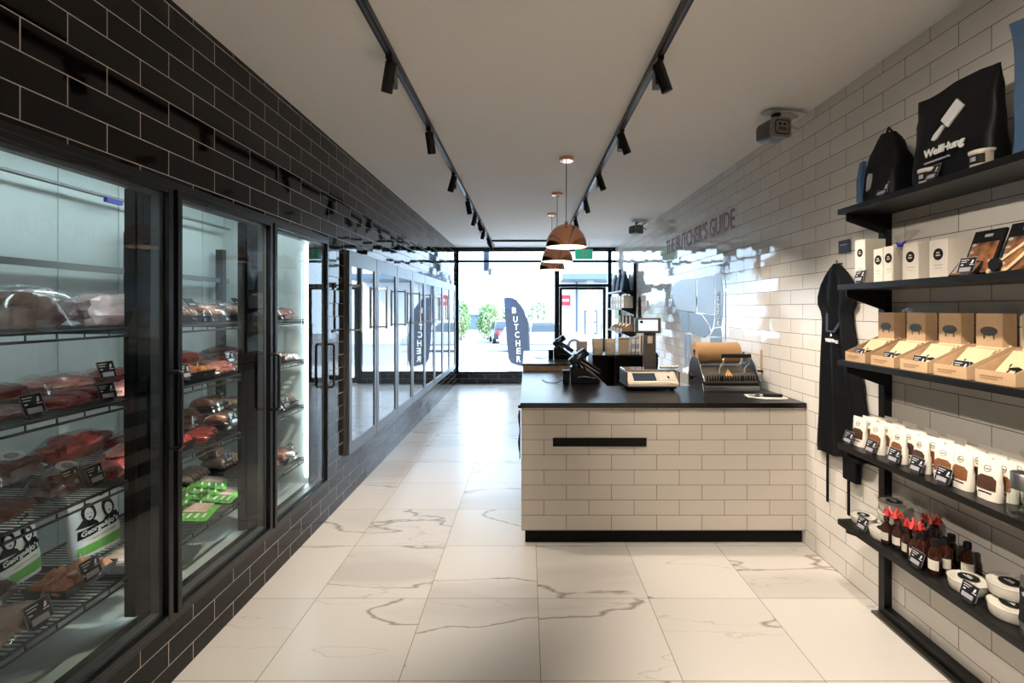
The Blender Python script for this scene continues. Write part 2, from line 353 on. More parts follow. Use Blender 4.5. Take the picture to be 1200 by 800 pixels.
def pouch_S(w_, h_, d_, seed=0, crumple=0.002, topd=0.003, flare=0.0):
    """front surface of pouch_body: y for a given x, z"""
    def S(x, z):
        v = min(max(z / h_, 0), 1); dd = d_ / 2 * max(0.0, (1 - v ** 1.8)) ** 0.8 + topd / 2; ww = w_ / 2 * (1 + flare * v) * (0.94 + 0.06 * min(1, v * 5))
        c = min(1.0, abs(x) / ww) ** 2; sa = math.sqrt(max(0.0, 1 - c * c)) ** 0.9
        q = crumple * noise.noise(Vector((x * 30, v * 6, seed))) * min(1, 3 * v + .2)
        return -sa * dd + q * 1.5
    return S
def conform(o, S, cuts=3):
    bm = bmesh.new(); bm.from_mesh(o.data)
    if cuts: bmesh.ops.triangulate(bm, faces=bm.faces[:])
    for _ in range(cuts):
        ee = [e for e in bm.edges if e.calc_length() > 0.012]
        if ee: bmesh.ops.subdivide_edges(bm, edges=ee, cuts=1)
        bmesh.ops.triangulate(bm, faces=bm.faces[:])
    for v in bm.verts: v.co.y += S(v.co.x, v.co.z)
    bm.to_mesh(o.data); bm.free(); return o
# ================================================================== room shell
ZC = 2.875; YB = -2.6; YF = 10.6; XL = -1.5; XR = 1.86
CY0, CY1, CZ0, CZ1 = 1.27, 3.72, 0.266, 2.105       # cooler opening
FY0, FY1, FZ0, FZ1 = 4.09, 10.13, 0.37, 2.06        # fridge bank opening
w = MB()
for y0, y1, z0, z1 in ((YB, CY0, 0, ZC), (CY0, CY1, 0, CZ0), (CY0, CY1, CZ1, ZC), (CY1, FY0, 0, ZC), (FY0, FY1, 0, FZ0), (FY0, FY1, FZ1, ZC), (FY1, YF + 0.12, 0, ZC)):
    w.box(XL - 0.12, XL, y0, y1, z0, z1)
struct('wall_left', w, 'tile_black')
struct('wall_right', MB().box(XR, XR + 0.12, YB, YF + 0.12, 0, ZC), 'tile_white')
struct('wall_back', MB().box(XL - 0.12, XR + 0.12, YB - 0.12, YB, 0, ZC), 'paint')
struct('floor', MB().box(XL - 0.12, XR + 0.12, YB - 0.12, YF + 0.12, -0.1, 0), 'floor')
struct('ceiling', MB().box(XL - 0.12, XR + 0.12, YB - 0.12, YF + 0.12, ZC, ZC + 0.12), 'ceiling')
# shopfront
f = MB(); ya, yb = YF - 0.03, YF + 0.06
f.box(XL, XR, ya, yb, 2.79, ZC)
f.box(XL, XR, ya, yb, 2.555, 2.605)
f.box(XL, XL + 0.05, ya, yb, 0.24, 2.79)
f.box(0.575, 0.675, ya, yb, 0, 2.56)
f.box(1.70, 1.78, ya, yb, 0, 2.79)
f.box(0.675, 1.70, ya, yb, 2.04, 2.10)
f.box(1.78, XR, ya, yb, 0, 0.08)
f.box(XL, 0.58, ya - 0.02, yb, 0.215, 0.255)
struct('window_1', f, 'blacksatin', bevel=0.004)
g = MB().box(XL + 0.05, 0.575, YF, YF + 0.012, 0.255, 2.555)
g.box(XL, 1.70, YF, YF + 0.012, 2.605, 2.79); g.box(0.675, 1.70, YF, YF + 0.012, 2.10, 2.555); g.box(1.78, XR, YF, YF + 0.012, 0.08, 2.79)
struct('window_2', g, 'winglass')
struct('wall_front', MB().box(XL, 0.575, YF - 0.02, YF + 0.1, 0, 0.215), 'tile_sill')
d = MB().box(0.68, 0.735, YF, YF + 0.04, 0.01, 2.035).box(1.60, 1.66, YF, YF + 0.04, 0.01, 2.035).box(0.735, 1.60, YF, YF + 0.04, 0.01, 0.12).box(0.735, 1.60, YF, YF + 0.04, 1.985, 2.035)
dr = d.build('door_1', 'blacksatin', bevel=0.003); dr['kind'] = 'structure'
MB().box(0.735, 1.60, YF + 0.015, YF + 0.027, 0.12, 1.985).build('door_glass', 'winglass', dr)
MB().path([(1.56, YF - 0.0, 0.85), (1.56, YF - 0.06, 0.85), (1.56, YF - 0.06, 1.25), (1.56, YF, 1.25)], 0.012).build('door_handle', 'steel', dr)
struct('trim_1', MB().box(XR - 0.075, XR, YB, 2.60, 0, 0.012), 'devgrey')

# ================================================================== cooler
ck = thing('display_cooler', 'long built-in meat cooler with three black-framed glass doors in the black tiled wall', 'cooler', (XL, 2.5, 0))
ck_off = Vector((-XL, -2.5, 0))
def ckb(mb, name, m, parent=ck, **k):
    o = mb.build(name, m, parent, **k)
    o.data.transform(Matrix.Translation(ck_off)); return o
xi0, xi1 = -2.28, XL - 0.12
ln = MB().box(xi0 - 0.04, xi0, CY0 - 0.15, CY1 + 0.08, 0.25, 2.35).box(xi0, xi1, CY0 - 0.19, CY0 - 0.15, 0.25, 2.35).box(xi0, xi1, CY1 + 0.04, CY1 + 0.08, 0.25, 2.35).box(xi0, xi1, CY0 - 0.15, CY1 + 0.04, 2.31, 2.35)
for k in range(7): ln.box(xi0, xi0 + 0.006, 1.35 + k * 0.36, 1.354 + k * 0.36, 0.27, 2.3)
ckb(ln, 'liner', 'liner')
ckb(MB().box(xi0, xi1, CY0 - 0.15, CY1 + 0.04, 0.235, 0.27), 'cooler_floor', 'liner_floor')
DIV = [1.275, 2.09, 2.90, 3.715]
fr = MB(); x0, x1 = XL - 0.115, XL + 0.022
fr.box(x0, x1, CY0, CY1, CZ0, CZ0 + 0.035).box(x0, x1, CY0, CY1, CZ1 - 0.035, CZ1)
for k, y in enumerate(DIV):
    a, b_ = y - 0.018, y + 0.018
    if k == 0: a, b_ = CY0, CY0 + 0.03
    if k == 3: a, b_ = CY1 - 0.03, CY1
    fr.box(x0, x1, a, b_, CZ0 + 0.035, CZ1 - 0.035)
ckb(fr, 'frame', 'blacksatin', bevel=0.003)
for k in range(3):
    a, b_ = DIV[k] + 0.014, DIV[k + 1] - 0.014
    z0, z1 = CZ0 + 0.03, CZ1 - 0.03; r = 0.026; xa, xb = XL - 0.035, XL + 0.034
    d = MB().box(xa, xb, a, a + r, z0, z1).box(xa, xb, b_ - r, b_, z0, z1).box(xa, xb, a + r, b_ - r, z0, z0 + r).box(xa, xb, a + r, b_ - r, z1 - r, z1)
    dd = ckb(d, 'door', 'blacksatin', bevel=0.003)
    s = MB(); q = 0.042; xs0, xs1 = XL - 0.03, XL + 0.008
    s.box(xs0, xs1, a + r, a + q, z0 + r, z1 - r).box(xs0, xs1, b_ - q, b_ - r, z0 + r, z1 - r).box(xs0, xs1, a + q, b_ - q, z0 + r, z0 + q).box(xs0, xs1, a + q, b_ - q, z1 - q, z1 - r)
    ckb(s, 'door_spacer', 'spacer', dd)
    ckb(MB().box(XL + 0.006, XL + 0.012, a + r, b_ - r, z0 + r, z1 - r), 'door_glass', 'glass', dd)
    yh = b_ - 0.018
    ckb(MB().path([(XL + 0.03, yh, 1.315), (XL + 0.068, yh, 1.315), (XL + 0.078, yh, 1.305), (XL + 0.078, yh, 1.01), (XL + 0.068, yh, 1.0), (XL + 0.03, yh, 1.0)], 0.0085), 'handle', 'black', dd)
for k, y in enumerate(DIV[:3]):
    y0 = y if k else y - 0.04
    q = MB().box(xi1 - 0.030, xi1 - 0.001, y0 - 0.016, y0 + 0.016, 0.30, 2.07).box(xi1 - 0.046, xi1 - 0.001, y0 - 0.020, y0 - 0.016, 0.30, 2.07).box(xi1 - 0.046, xi1 - 0.001, y0 + 0.016, y0 + 0.020, 0.30, 2.07)
    st = ckb(q, 'light_housing', 'blackmatte')
    ckb(MB().box(xi1 - 0.034, xi1 - 0.0305, y0 - 0.0155, y0 + 0.0155, 0.32, 2.05), 'light_strip', 'led', st)
ckb(MB().box(xi1 - 0.040, xi1 - 0.010, CY1 + 0.02, CY1 + 0.03, 0.32, 2.06), 'light_strip', 'led')
ckb(MB().box(xi1 - 0.30, xi1 - 0.20, CY0, CY1 - 0.05, 2.295, 2.305), 'roof_light', 'led')
for y in (1.99, 2.80, 3.62):
    up = MB().box(-2.24, -2.19, y - 0.022, y + 0.022, 0.62, 2.0)
    ckb(up, 'rear_upright', 'steelsatin' if False else 'darkgrey')
ckb(MB().box(-2.235, -2.205, 1.2, 3.70, 1.765, 1.795), 'rear_rail', 'steelsatin')
ckb(MB().tube((-2.2, 1.15, 2.16), (-2.2, 3.7, 2.16), 0.009), 'ceiling_pipe', 'steelsatin')
ckb(MB().box(-2.2, -2.18, 2.60, 2.70, 2.13, 2.155), 'pipe_label', 'bluetie')
SH = [1.50, 1.205, 0.872, 0.485]
SX0, SX1 = -2.16, -1.645
def shelf(z, a, b_):
    s = MB()
    s.tube((SX1, a, z - 0.008), (SX1, b_, z - 0.008), 0.006, n=6).tube((SX1, a, z - 0.036), (SX1, b_, z - 0.036), 0.005, n=6)
    s.tube((SX0, a, z - 0.008), (SX0, b_, z - 0.008), 0.006, n=6)
    s.tube(((SX0 + SX1) / 2, a, z - 0.012), ((SX0 + SX1) / 2, b_, z - 0.012), 0.005, n=6)
    for y in (a, b_): s.box(SX0, SX1, y - 0.004, y + 0.004, z - 0.03, z - 0.002)
    n = int((b_ - a) / 0.022)
    for i in range(n + 1):
        y = a + (b_ - a) * i / n
        s.box(SX0, SX1, y - 0.0018, y + 0.0018, z - 0.005, z - 0.001)
        if i % 5 == 0: s.box(SX1 - 0.002, SX1 + 0.002, y - 0.002, y + 0.002, z - 0.036, z - 0.005)
    o = ckb(s, 'wire_shelf', 'wire')
    return o
for k in range(3):
    for z in SH: shelf(z, DIV[k] + 0.035, DIV[k + 1] - 0.03)

# ------------------------------------------------------------------ cooler goods (modelled facing -y, turned to face +x)
def lump_mesh(mb, c, L, W, Hh, seed, amp=0.18, nu=22, nv=12, e=0.75, freq=2.2):
    rings = []
    for j in range(nv + 1):
        th = -PI / 2 + PI * j / nv; ring = []
        for i in range(nu):
            ph = 2 * PI * i / nu
            sg = lambda v, p: math.copysign(abs(v) ** p, v)
            x = sg(math.cos(th), e) * sg(math.cos(ph), e); y = sg(math.cos(th), e) * sg(math.sin(ph), e); z = sg(math.sin(th), 0.9)
            nn = noise.noise(Vector((x, y, z)) * freq + Vector((seed * 7.1, seed * 3.3, seed)))
            k = 1 + amp * nn * 1.6
            ring.append((c[0] + x * L / 2 * k, c[1] + y * W / 2 * k, c[2] + max(0.0, (z * 0.5 * k + 0.5) * Hh)))
        rings.append(ring)
    return mb.loft(rings, True, True)
def film_mesh(mb, L, W, h, seed, c=(0, 0, 0)):
    nx, ny = 18, 12; rings = []
    for s_ in (0, 1):
        pass
    top = []; 
    for j in range(ny + 1):
        row = []
        for i in range(nx + 1):
            u, v = i / nx * 2 - 1, j / ny * 2 - 1
            k = max(0, 1 - abs(u) ** 3) * max(0, 1 - abs(v) ** 3)
            z = h * k ** 0.6 + 0.004 + 0.006 * noise.noise(Vector((u * 3, v * 3, seed)))
            row.append((c[0] + u * L / 2, c[1] + v * W / 2, c[2] + z))
        top.append(row)
    return mb.loft(top, False, True, closed=False)
def meat_pack(name, m, L, W, Hh, seed, film=True, label=False, two=False, extra=None):
    t = thing(name, 'meat', 'meat', group='packed meat in the cooler')
    mb = MB()
    if two:
        for k in (-1, 0, 1): lump_mesh(mb, (k * L * 0.3, 0, 0), L * 0.36, W * 0.9, Hh * (0.85 + 0.1 * k), seed + k, 0.2)
    else: lump_mesh(mb, (0, 0, 0), L * 0.92, W * 0.9, Hh, seed, 0.25)
    mb.build('meat', m, t)
    if film: film_mesh(MB(), L * 1.08, W * 1.08, Hh * 1.08, seed).build('vacuum_film', 'film', t)
    if label:
        lb = MB().lathe([(0.001, 0.0015), (0.036, 0.0015), (0.036, 0)], (0, 0, 0), 20); o = lb.build('round_label', 'white', t)
        o.location = (0, -W * 0.12, Hh * 1.06 + 0.004); o.rotation_euler = (0.35, 0, 0); o.scale = (1.35, 0.8, 1)
        i2 = MB().lathe([(0.001, 0.0025), (0.020, 0.0025), (0.020, 0.001)], (0, 0, 0), 16).build('label_print', 'greyprint', o)
    return t
def sausage_pack(name, m, n, L, W, seed, tray='card', label=True):
    t = thing(name, 'sausages', 'sausages', group='sausage packs in the cooler')
    b = MB()
    # shallow tray with sloping rim
    rings = []
    for z, k in ((0, 0.9), (0.022, 1.0), (0.020, 0.95), (0.003, 0.85)):
        rings.append([(sx * L / 2 * k, sy * W / 2 * k, z) for sx, sy in ((-1, -1), (1, -1), (1, 1), (-1, 1))])
    b.loft(rings, True, False).build('tray', tray, t, bevel=0.003)
    s = MB(); R = random.Random(seed)
    for k in range(n):
        x = (k - (n - 1) / 2) * L * 0.82 / n; r = L * 0.82 / n * 0.5 * 1.05
        pts = []; rr = []
        for j in range(8):
            v = j / 7 * 2 - 1
            pts.append((x + R.uniform(-.001, .001) + 0.006 * v * v, v * W * 0.42, 0.012 + r * 0.9 + 0.018 * (1 - v * v))); rr.append(r * (1 - abs(v) ** 6) ** 0.5 if abs(v) < 1 else 0.002)
        s.path(pts, rr, 8)
    s.build('sausages', m, t)
    film_mesh(MB(), L * 1.02, W * 1.02, 0.055, seed).build('vacuum_film', 'film', t)
    if label: 
        o = MB().box(-0.03, 0.03, -0.001, 0.001, 0, 0.04).build('pack_label', 'card', t); o.location = (L * 0.25, -W * 0.40, 0.052); o.rotation_euler = (-0.9, 0, 0)
        MB().box(-0.02, 0.02, -0.002, -0.0015, 0.006, 0.014).build('label_print', 'greyprint', o)
    return t
def price_tag(w_=0.075, h_=0.06):
    t = thing('price_tag', 'tag', 'price tag', group='price tags')
    a = 0.30
    c = MB(); R = Matrix.Rotation(-a, 4, 'X'); c.T = Matrix.Translation((0, 0, 0.012)) @ R
    c.box(-w_ / 2, w_ / 2, -0.001, 0.001, 0, h_).build('card', 'card', t, bevel=0.0008)
    e = MB(); e.T = c.T
    for bx in ((-w_ / 2, w_ / 2, h_ - 0.0015, h_), (w_ / 2 - 0.0012, w_ / 2, 0, h_), (-w_ / 2, -w_ / 2 + 0.0012, 0, h_)): e.box(bx[0], bx[1], -0.0016, -0.0011, bx[2], bx[3])
    e.build('card_edge', 'greyprint', t)
    p = MB(); p.T = c.T; p.prism([(w_ * 0.2, h_ * .55), (w_ * .27, h_ * .8), (w_ * .34, h_ * .78), (w_ * .31, h_ * .58)], -0.0022, -0.0011).box(w_ * 0.17, w_ * 0.4, -0.0022, -0.0011, h_ * .46, h_ * .5)
    p.box(-w_ * .4, w_ * 0.05, -0.0018, -0.0011, h_ * .80, h_ * .84).box(-w_ * .38, -w_ * .05, -0.0018, -0.0011, h_ * .66, h_ * .70).box(-w_ * .36, -w_ * .22, -0.0018, -0.0011, h_ * .46, h_ * .53)
    p.build('logo', 'print', t)
    s = MB(); s.T = c.T; s.box(-w_ * .34, w_ * .3, -0.0045, -0.001, h_ * .02, h_ * .30); s.build('price_strip', 'pricestrip', t, bevel=0.0006)
    b = MB().box(-0.02, 0.02, -0.003, 0.018, 0, 0.004).box(-0.02, 0.02, -0.001, 0.003, 0.0, 0.02); b.build('clip', 'darkgrey', t)
    return t
def pouch_body(mb, w_, h_, d_, n=24, nz=12, seed=0, crumple=0.002, topd=0.003, flare=0.0):
    rings = []
    for j in range(nz + 1):
        v = j / nz; dd = d_ / 2 * max(0.0, (1 - v ** 1.8)) ** 0.8 + topd / 2; ww = w_ / 2 * (1 + flare * v) * (0.94 + 0.06 * min(1, v * 5))
        ring = []
        for i in range(n):
            a = 2 * PI * i / n; ca, sa = math.cos(a), math.sin(a)
            x = math.copysign(abs(ca) ** 0.5, ca) * ww; y = math.copysign(abs(sa) ** 0.9, sa) * dd
            q = crumple * noise.noise(Vector((x * 30, v * 6, seed + (3 if sa > 0 else 0)))) * min(1, 3 * v + .2)
            ring.append((x, y + q * 1.5, v * h_))
        rings.append(ring)
    return mb.loft(rings, True, True)
def art_pouch(name, label, green=True):
    """white pouch printed with two sketched faces, black lettering band and green foot"""
    w_, h_, d_ = 0.19, 0.24, 0.06
    t = thing(name, label, 'meat pouch', group='printed pouches in the cooler')
    pouch_body(MB(), w_, h_, d_, seed=3, crumple=0.004).build('pouch', 'white', t)
    S = pouch_S(w_, h_, d_, seed=3, crumple=0.004)
    f = MB()
    def head(mb, cx, cz, k, a0, a1, o, n=16): mb.prism([(cx + a0 * k * math.cos(2 * PI * i / n), cz + a1 * k * math.sin(2 * PI * i / n)) for i in range(n)], -o, -o + 0.0007)
    head(f, -0.034, 0.158, 1, 0.027, 0.035, 0.002); head(f, 0.040, 0.152, 1, 0.025, 0.036, 0.002)
    f.prism([(-0.085, 0.11), (-0.05, 0.145), (-0.01, 0.12), (0.0, 0.105)], -0.002, -0.0013).prism([(0.01, 0.10), (0.03, 0.13), (0.07, 0.13), (0.08, 0.11)], -0.002, -0.0013)
    f.prism([(-0.082, 0.068), (0.082, 0.088), (0.084, 0.115), (-0.08, 0.10)], -0.003, -0.0022)
    f.prism([(0.02, 0.20), (0.045, 0.208), (0.043, 0.214), (0.018, 0.206)], -0.002, -0.0013)
    head(f, 0.056, 0.214, 1, 0.011, 0.006, 0.002)
    conform(f.build('printed_figures', 'ink', t), S)
    g = MB(); head(g, -0.034, 0.153, 1, 0.016, 0.023, 0.003); head(g, 0.040, 0.148, 1, 0.015, 0.023, 0.003)
    conform(g.build('printed_faces', 'white', t), S)
    e = MB()
    for cx in (-0.034, 0.040):
        for dx in (-0.006, 0.006): head(e, cx + dx, 0.156, 1, 0.0022, 0.0018, 0.004, 8)
        e.prism([(cx - 0.006, 0.143), (cx + 0.006, 0.143), (cx + 0.003, 0.139), (cx - 0.003, 0.139)], -0.004, -0.0033)
    conform(e.build('face_features', 'ink', t), S, 0)
    conform(text('George&Jo\u2019s', 0.034, (0.0, -0.0042, 0.0925), '-y', 'print', t, 'pouch_lettering', rot=0.11, shear=0.2, fit=(0.145, 0.026), bold=0.001), S, 1)
    conform(MB().prism([(-0.035, 0.056), (0.055, 0.066), (0.055, 0.070), (-0.035, 0.060)], -0.002, -0.0013).build('gold_line', 'gold', t), S, 1)
    conform(MB().prism([(-0.085, 0.04), (0.085, 0.052), (0.085, 0.014), (-0.085, 0.010)], -0.002, -0.0012).build('printed_band', 'green' if green else 'greendark', t), S)
    return t
def green_pack(name, label):
    t = thing(name, label, 'meat pack', group='lime green printed packs fanned out in the cooler')
    L, W = 0.20, 0.16
    film_mesh(MB(), L, W, 0.012, 3).build('pack', 'green', t)
    p = MB(); p.box(-0.03, 0.085, -0.05, 0.06, 0.0185, 0.0195); p.build('pack_window', 'meat_fat', t)
    q = MB()
    for k in range(4): q.box(-0.095, -0.04, -0.06 + k * 0.034, -0.05 + k * 0.034, 0.0150, 0.0185)
    q.build('printed_stripes', 'print', t)
    return t
def chop_tray(name, label, m):
    t = thing(name, label, 'meat tray', group='meat trays in the cooler')
    L, W = 0.24, 0.17; rings = []
    for z, k in ((0, 0.88), (0.035, 1.0), (0.033, 0.95), (0.004, 0.84)):
        rings.append([(sx * L / 2 * k, sy * W / 2 * k, z) for sx, sy in ((-1, -1), (1, -1), (1, 1), (-1, 1))])
    MB().loft(rings, True, False).build('tray', 'card', t, bevel=0.004)
    mb = MB(); R = random.Random(len(label))
    for i in range(4):
        for j in range(3):
            lump_mesh(mb, (-0.082 + i * 0.054 + R.uniform(-.008, .008), -0.05 + j * 0.048 + R.uniform(-.006, .006), 0.006), 0.062, 0.052, 0.042 + R.uniform(0, .012), i * 3 + j, 0.3, 12, 8)
    mb.build('meat_pieces', m, t)
    return t
ZX = PI / 2
P = {}
P['cut'] = meat_pack('whole_cut', 'meat_pale', 0.30, 0.19, 0.105, 1, True)
P['cut2'] = meat_pack('whole_cut', 'meat_pale', 0.27, 0.17, 0.095, 5, True)
P['red'] = meat_pack('steak_pack', 'meat_red', 0.19, 0.14, 0.045, 2, True)
P['red3'] = meat_pack('steak_pack', 'meat_red', 0.21, 0.15, 0.042, 9, True, two=True)
P['pink'] = meat_pack('pork_pack', 'meat_pink', 0.20, 0.14, 0.045, 3, True)
P['pink3'] = meat_pack('chop_pack', 'meat_pink', 0.20, 0.15, 0.048, 13, True, two=True)
P['brown'] = meat_pack('beef_pack', 'meat_brown', 0.20, 0.15, 0.06, 4, True)
P['marble'] = meat_pack('marbled_pack', 'meat_marble', 0.24, 0.17, 0.03, 6, True)
P['roastl'] = meat_pack('roast_pack', 'meat_brown', 0.27, 0.15, 0.075, 7, True, label=True)
P['roast'] = meat_pack('roast_pack', 'meat_red', 0.28, 0.14, 0.075, 8, True)
P['roastpink'] = meat_pack('roast_pack', 'meat_pink', 0.27, 0.15, 0.07, 11, True)
P['orange'] = chop_tray('marinated_meat_tray', 'm', 'meat_orange')
P['chilli'] = chop_tray('marinated_meat_tray', 'm', 'chilli')
P['chicken'] = meat_pack('chicken_pack', 'meat_fat', 0.20, 0.16, 0.035, 12, True, two=True)
P['saus'] = sausage_pack('sausage_pack', 'sausage', 6, 0.20, 0.16, 1)
P['saus2'] = sausage_pack('sausage_pack', 'sausage_grey', 6, 0.20, 0.16, 2, label=False)
P['pouch'] = art_pouch('printed_pouch', 'p')
P['green'] = green_pack('green_pack', 'g')
P['tag'] = price_tag()
SHN = ['top', 'second', 'third', 'bottom']
DRN = ['nearest', 'middle', 'farthest']
# (prototype, bay, shelf, y, x, label, yaw offset, scale, dz, tilt)
goods = [
 ('brown', 0, 3, 1.80, -1.98, 'dark wrapped joint behind the orange meat tray, near rear of the bottom shelf', 0.1, 1.1, 0),
 ('pink3', 0, 1, 2.46, -1.80, 'pale pink chops just past the first post at the second shelf edge', 0.0, 1.0, 0),
 ('roast', 0, 2, 1.70, -1.99, 'dark red roast at the near rear of the third shelf', 0.1, 1.1, 0.03),
 ('cut', 0, 0, 1.86, -1.86, 'large pale vacuum-packed whole cut, nearer one on the nearest door top shelf', 0.1, 1.1, 0),
 ('cut2', 0, 0, 2.20, -1.84, 'large pale vacuum-packed whole cut at the first post end of the top shelf', -0.1, 1.15, 0),
 ('cut2', 0, 0, 2.48, -1.99, 'pale vacuum-packed whole cut partly hidden behind the first cooler post, top shelf', 0.1, 1.0, 0),
 ('marble', 0, 1, 1.66, -1.78, 'big marbled pink steak at the near end of the nearest door second shelf', 0.15, 1.05, 0),
 ('red3', 0, 1, 1.92, -1.76, 'bright red steaks at the second shelf edge between two black tags', 0.1, 1.1, 0),
 ('pink3', 0, 1, 2.17, -1.75, 'pale pink chops at the edge of the second shelf by the first post', 0.0, 1.0, 0),
 ('red', 0, 1, 1.84, -1.99, 'red fat-edged steak at the near rear of the second shelf', 0.2, 1.15, 0.02),
 ('pink', 0, 1, 2.10, -1.98, 'pale fat-rimmed steak behind the bright red steaks, second shelf', -0.2, 1.25, 0.02),
 ('red', 0, 1, 2.36, -1.98, 'red steak behind the pale pink chops, second shelf', 0.1, 1.1, 0.02),
 ('brown', 0, 1, 2.60, -2.0, 'brown wrapped joint at the rear of the second shelf behind the first post', 0.0, 1, 0),
 ('marble', 0, 2, 1.63, -1.78, 'flat dark marbled steak at the near end of the third shelf', 0.15, 1.2, 0),
 ('roastl', 0, 2, 1.90, -1.77, 'brown roast with white oval sticker at the front edge of the third shelf', 0.35, 1.0, 0),
 ('roast', 0, 2, 2.10, -1.73, 'short red roast behind the paired tags, third shelf', 0.3, 0.7, 0),
 ('roastpink', 0, 2, 2.26, -1.82, 'pink fatty roast by the first post, third shelf', 0.3, 0.95, 0),
 ('roastl', 0, 2, 1.93, -2.01, 'brown roast with white oval sticker at the rear of the third shelf', 0.15, 1.0, 0.03),
 ('roast', 0, 2, 2.24, -2.03, 'long dark red roast along the rear of the third shelf', 0.1, 1.15, 0.03),
 ('red3', 0, 2, 2.50, -1.96, 'bright red meat strips at the rear by the first post, third shelf', 0.0, 1.1, 0.03),
 ('chicken', 0, 3, 1.68, -1.77, 'pale raw chicken pieces at the near end of the bottom shelf', 0.1, 1.15, 0),
 ('orange', 0, 3, 1.98, -1.80, 'black tray of orange marinated meat on the nearest door bottom shelf', 0.0, 0.95, 0),
 ('chicken', 0, 3, 2.21, -1.76, 'pale chicken fillets beside the marinated meat tray, bottom shelf', 0.0, 0.85, 0),

 # nearest door, top shelf
 # nearest door, second shelf
 # nearest door, third shelf
 # nearest door bottom shelf
 # middle door
 ('saus', 1, 0, 2.30, -1.86, 'sausage pack nearest the first post on the top shelf of the middle door', 0.0, 1.1, 0),
 ('saus', 1, 0, 2.53, -1.84, 'pale curved sausage pack mid top shelf behind the middle door', 0.1, 1.1, 0),
 ('saus2', 1, 0, 2.76, -1.88, 'sausage pack beside the second post on the top shelf', -0.1, 1.1, 0),
 ('red', 1, 1, 2.24, -1.77, 'dark red pack beside the first post on the second shelf, middle door', 0.1, 1.0, 0),
 ('orange', 1, 1, 2.40, -1.76, 'tray of orange-brown meat behind a black tag, second shelf of the middle door', 0.0, 0.9, 0),
 ('pink3', 1, 1, 2.60, -1.75, 'shiny crinkled pink bacon pack at the front of the second shelf, middle door', 0.2, 1.0, 0),
 ('pink', 1, 1, 2.78, -1.78, 'pink meat pack next to the second post on the second shelf', 0.0, 0.9, 0),
 ('brown', 1, 1, 2.45, -1.98, 'brown wrapped roast at the rear near side of the middle door second shelf', 0.1, 1.1, 0),
 ('brown', 1, 1, 2.72, -2.0, 'brown wrapped roast at the rear far side of the middle door second shelf', -0.1, 1.1, 0),
 ('chilli', 1, 2, 2.24, -1.76, 'tray of vivid red marinated meat on the third shelf by the first post', 0.0, 0.95, 0),
 ('red3', 1, 2, 2.48, -1.75, 'red streaky meat strips in film at the front edge, third shelf, middle door', 0.3, 1.0, 0),
 ('saus', 1, 2, 2.66, -1.80, 'glossy brown sausage pack at the front of the third shelf, middle door', 0.2, 1.0, 0.01),
 ('brown', 1, 2, 2.42, -1.98, 'dark glossy wrapped joint at the rear of the third shelf, middle door', 0.0, 1.25, 0.01),
 ('saus2', 1, 2, 2.74, -2.00, 'dull sausages at the rear of the third shelf, middle door', 0.0, 1.1, 0.01),
 ('saus2', 1, 3, 2.40, -2.02, 'grey sausage pack at the near rear of the bottom shelf, middle door', 0.1, 1.2, 0.03),
 ('saus2', 1, 3, 2.66, -2.00, 'grey ribbed sausage pack at the rear of the bottom shelf, middle door', 0.0, 1.2, 0.03),
 ('brown', 1, 3, 2.58, -2.07, 'dark meat pack lying on the grey sausage packs, bottom shelf', 0.1, 0.9, 0.11),
 # second layers
 ('brown', 1, 2, 2.62, -2.08, 'brown wrapped joint at the far rear of the third shelf, middle door', 0.0, 1.1, 0.0),
 ('saus2', 1, 0, 2.42, -2.05, 'dull sausage pack at the rear near side of the top shelf, middle door', 0.0, 1.1, 0.02),
 ('saus', 1, 0, 2.68, -2.05, 'tan sausage pack at the rear far side of the top shelf, middle door', 0.0, 1.1, 0.02),
 ('red3', 1, 1, 2.36, -1.86, 'red striped meat pack lying over the orange-brown tray, second shelf', 0.3, 0.9, 0.075),
 ('marble', 1, 1, 2.66, -1.88, 'marbled meat pack lying over the bacon pack, second shelf, middle door', 0.2, 0.9, 0.09),
 ('saus', 1, 2, 2.55, -1.93, 'sausage pack lying over the dark joint, third shelf, middle door', 0.2, 1.0, 0.09),
 # farthest door
 ('saus', 2, 0, 3.36, -1.755, 'tan sausage pack on the top shelf behind the farthest cooler door, nearer one', 0.0, .95, 0),
 ('pink3', 2, 0, 3.58, -1.755, 'pink meat pack at the far end of the top shelf, farthest door', 0.1, 0.95, 0),
 ('orange', 2, 1, 3.36, -1.75, 'small tray of orange meat on the second shelf behind the farthest cooler door', 0, 0.85, 0),
 ('chicken', 2, 1, 3.58, -1.75, 'pale pack at the far end of the second shelf, farthest door', 0, 0.95, 0),
 ('chicken', 2, 2, 3.36, -1.755, 'pale pack on the third shelf behind the farthest cooler door', 0, 0.95, 0),
 ('saus2', 2, 2, 3.58, -1.755, 'dull sausage pack at the far end of the third shelf, farthest door', 0, 0.95, 0),
 ('pink3', 2, 3, 3.34, -1.755, 'pink meat pack beside the second post on the bottom shelf, farthest door', 0, 0.95, 0),
 ('saus', 2, 3, 3.57, -1.755, 'tan sausage pack at the far end of the bottom shelf, farthest door', 0.1, 1.0, 0.0),
]
for g_ in goods:
    k, bay, sh, y, x, lab, yaw, sc, dz = g_
    if bay == 1: y = y * -x / 1.63
    inst(P[k], (x, y, SH[sh] + 0.0005 + dz), ZX + yaw, lab, scale=(sc * 1.08, sc * 1.05, sc * (1.25 if bay == 0 else 1.5)))
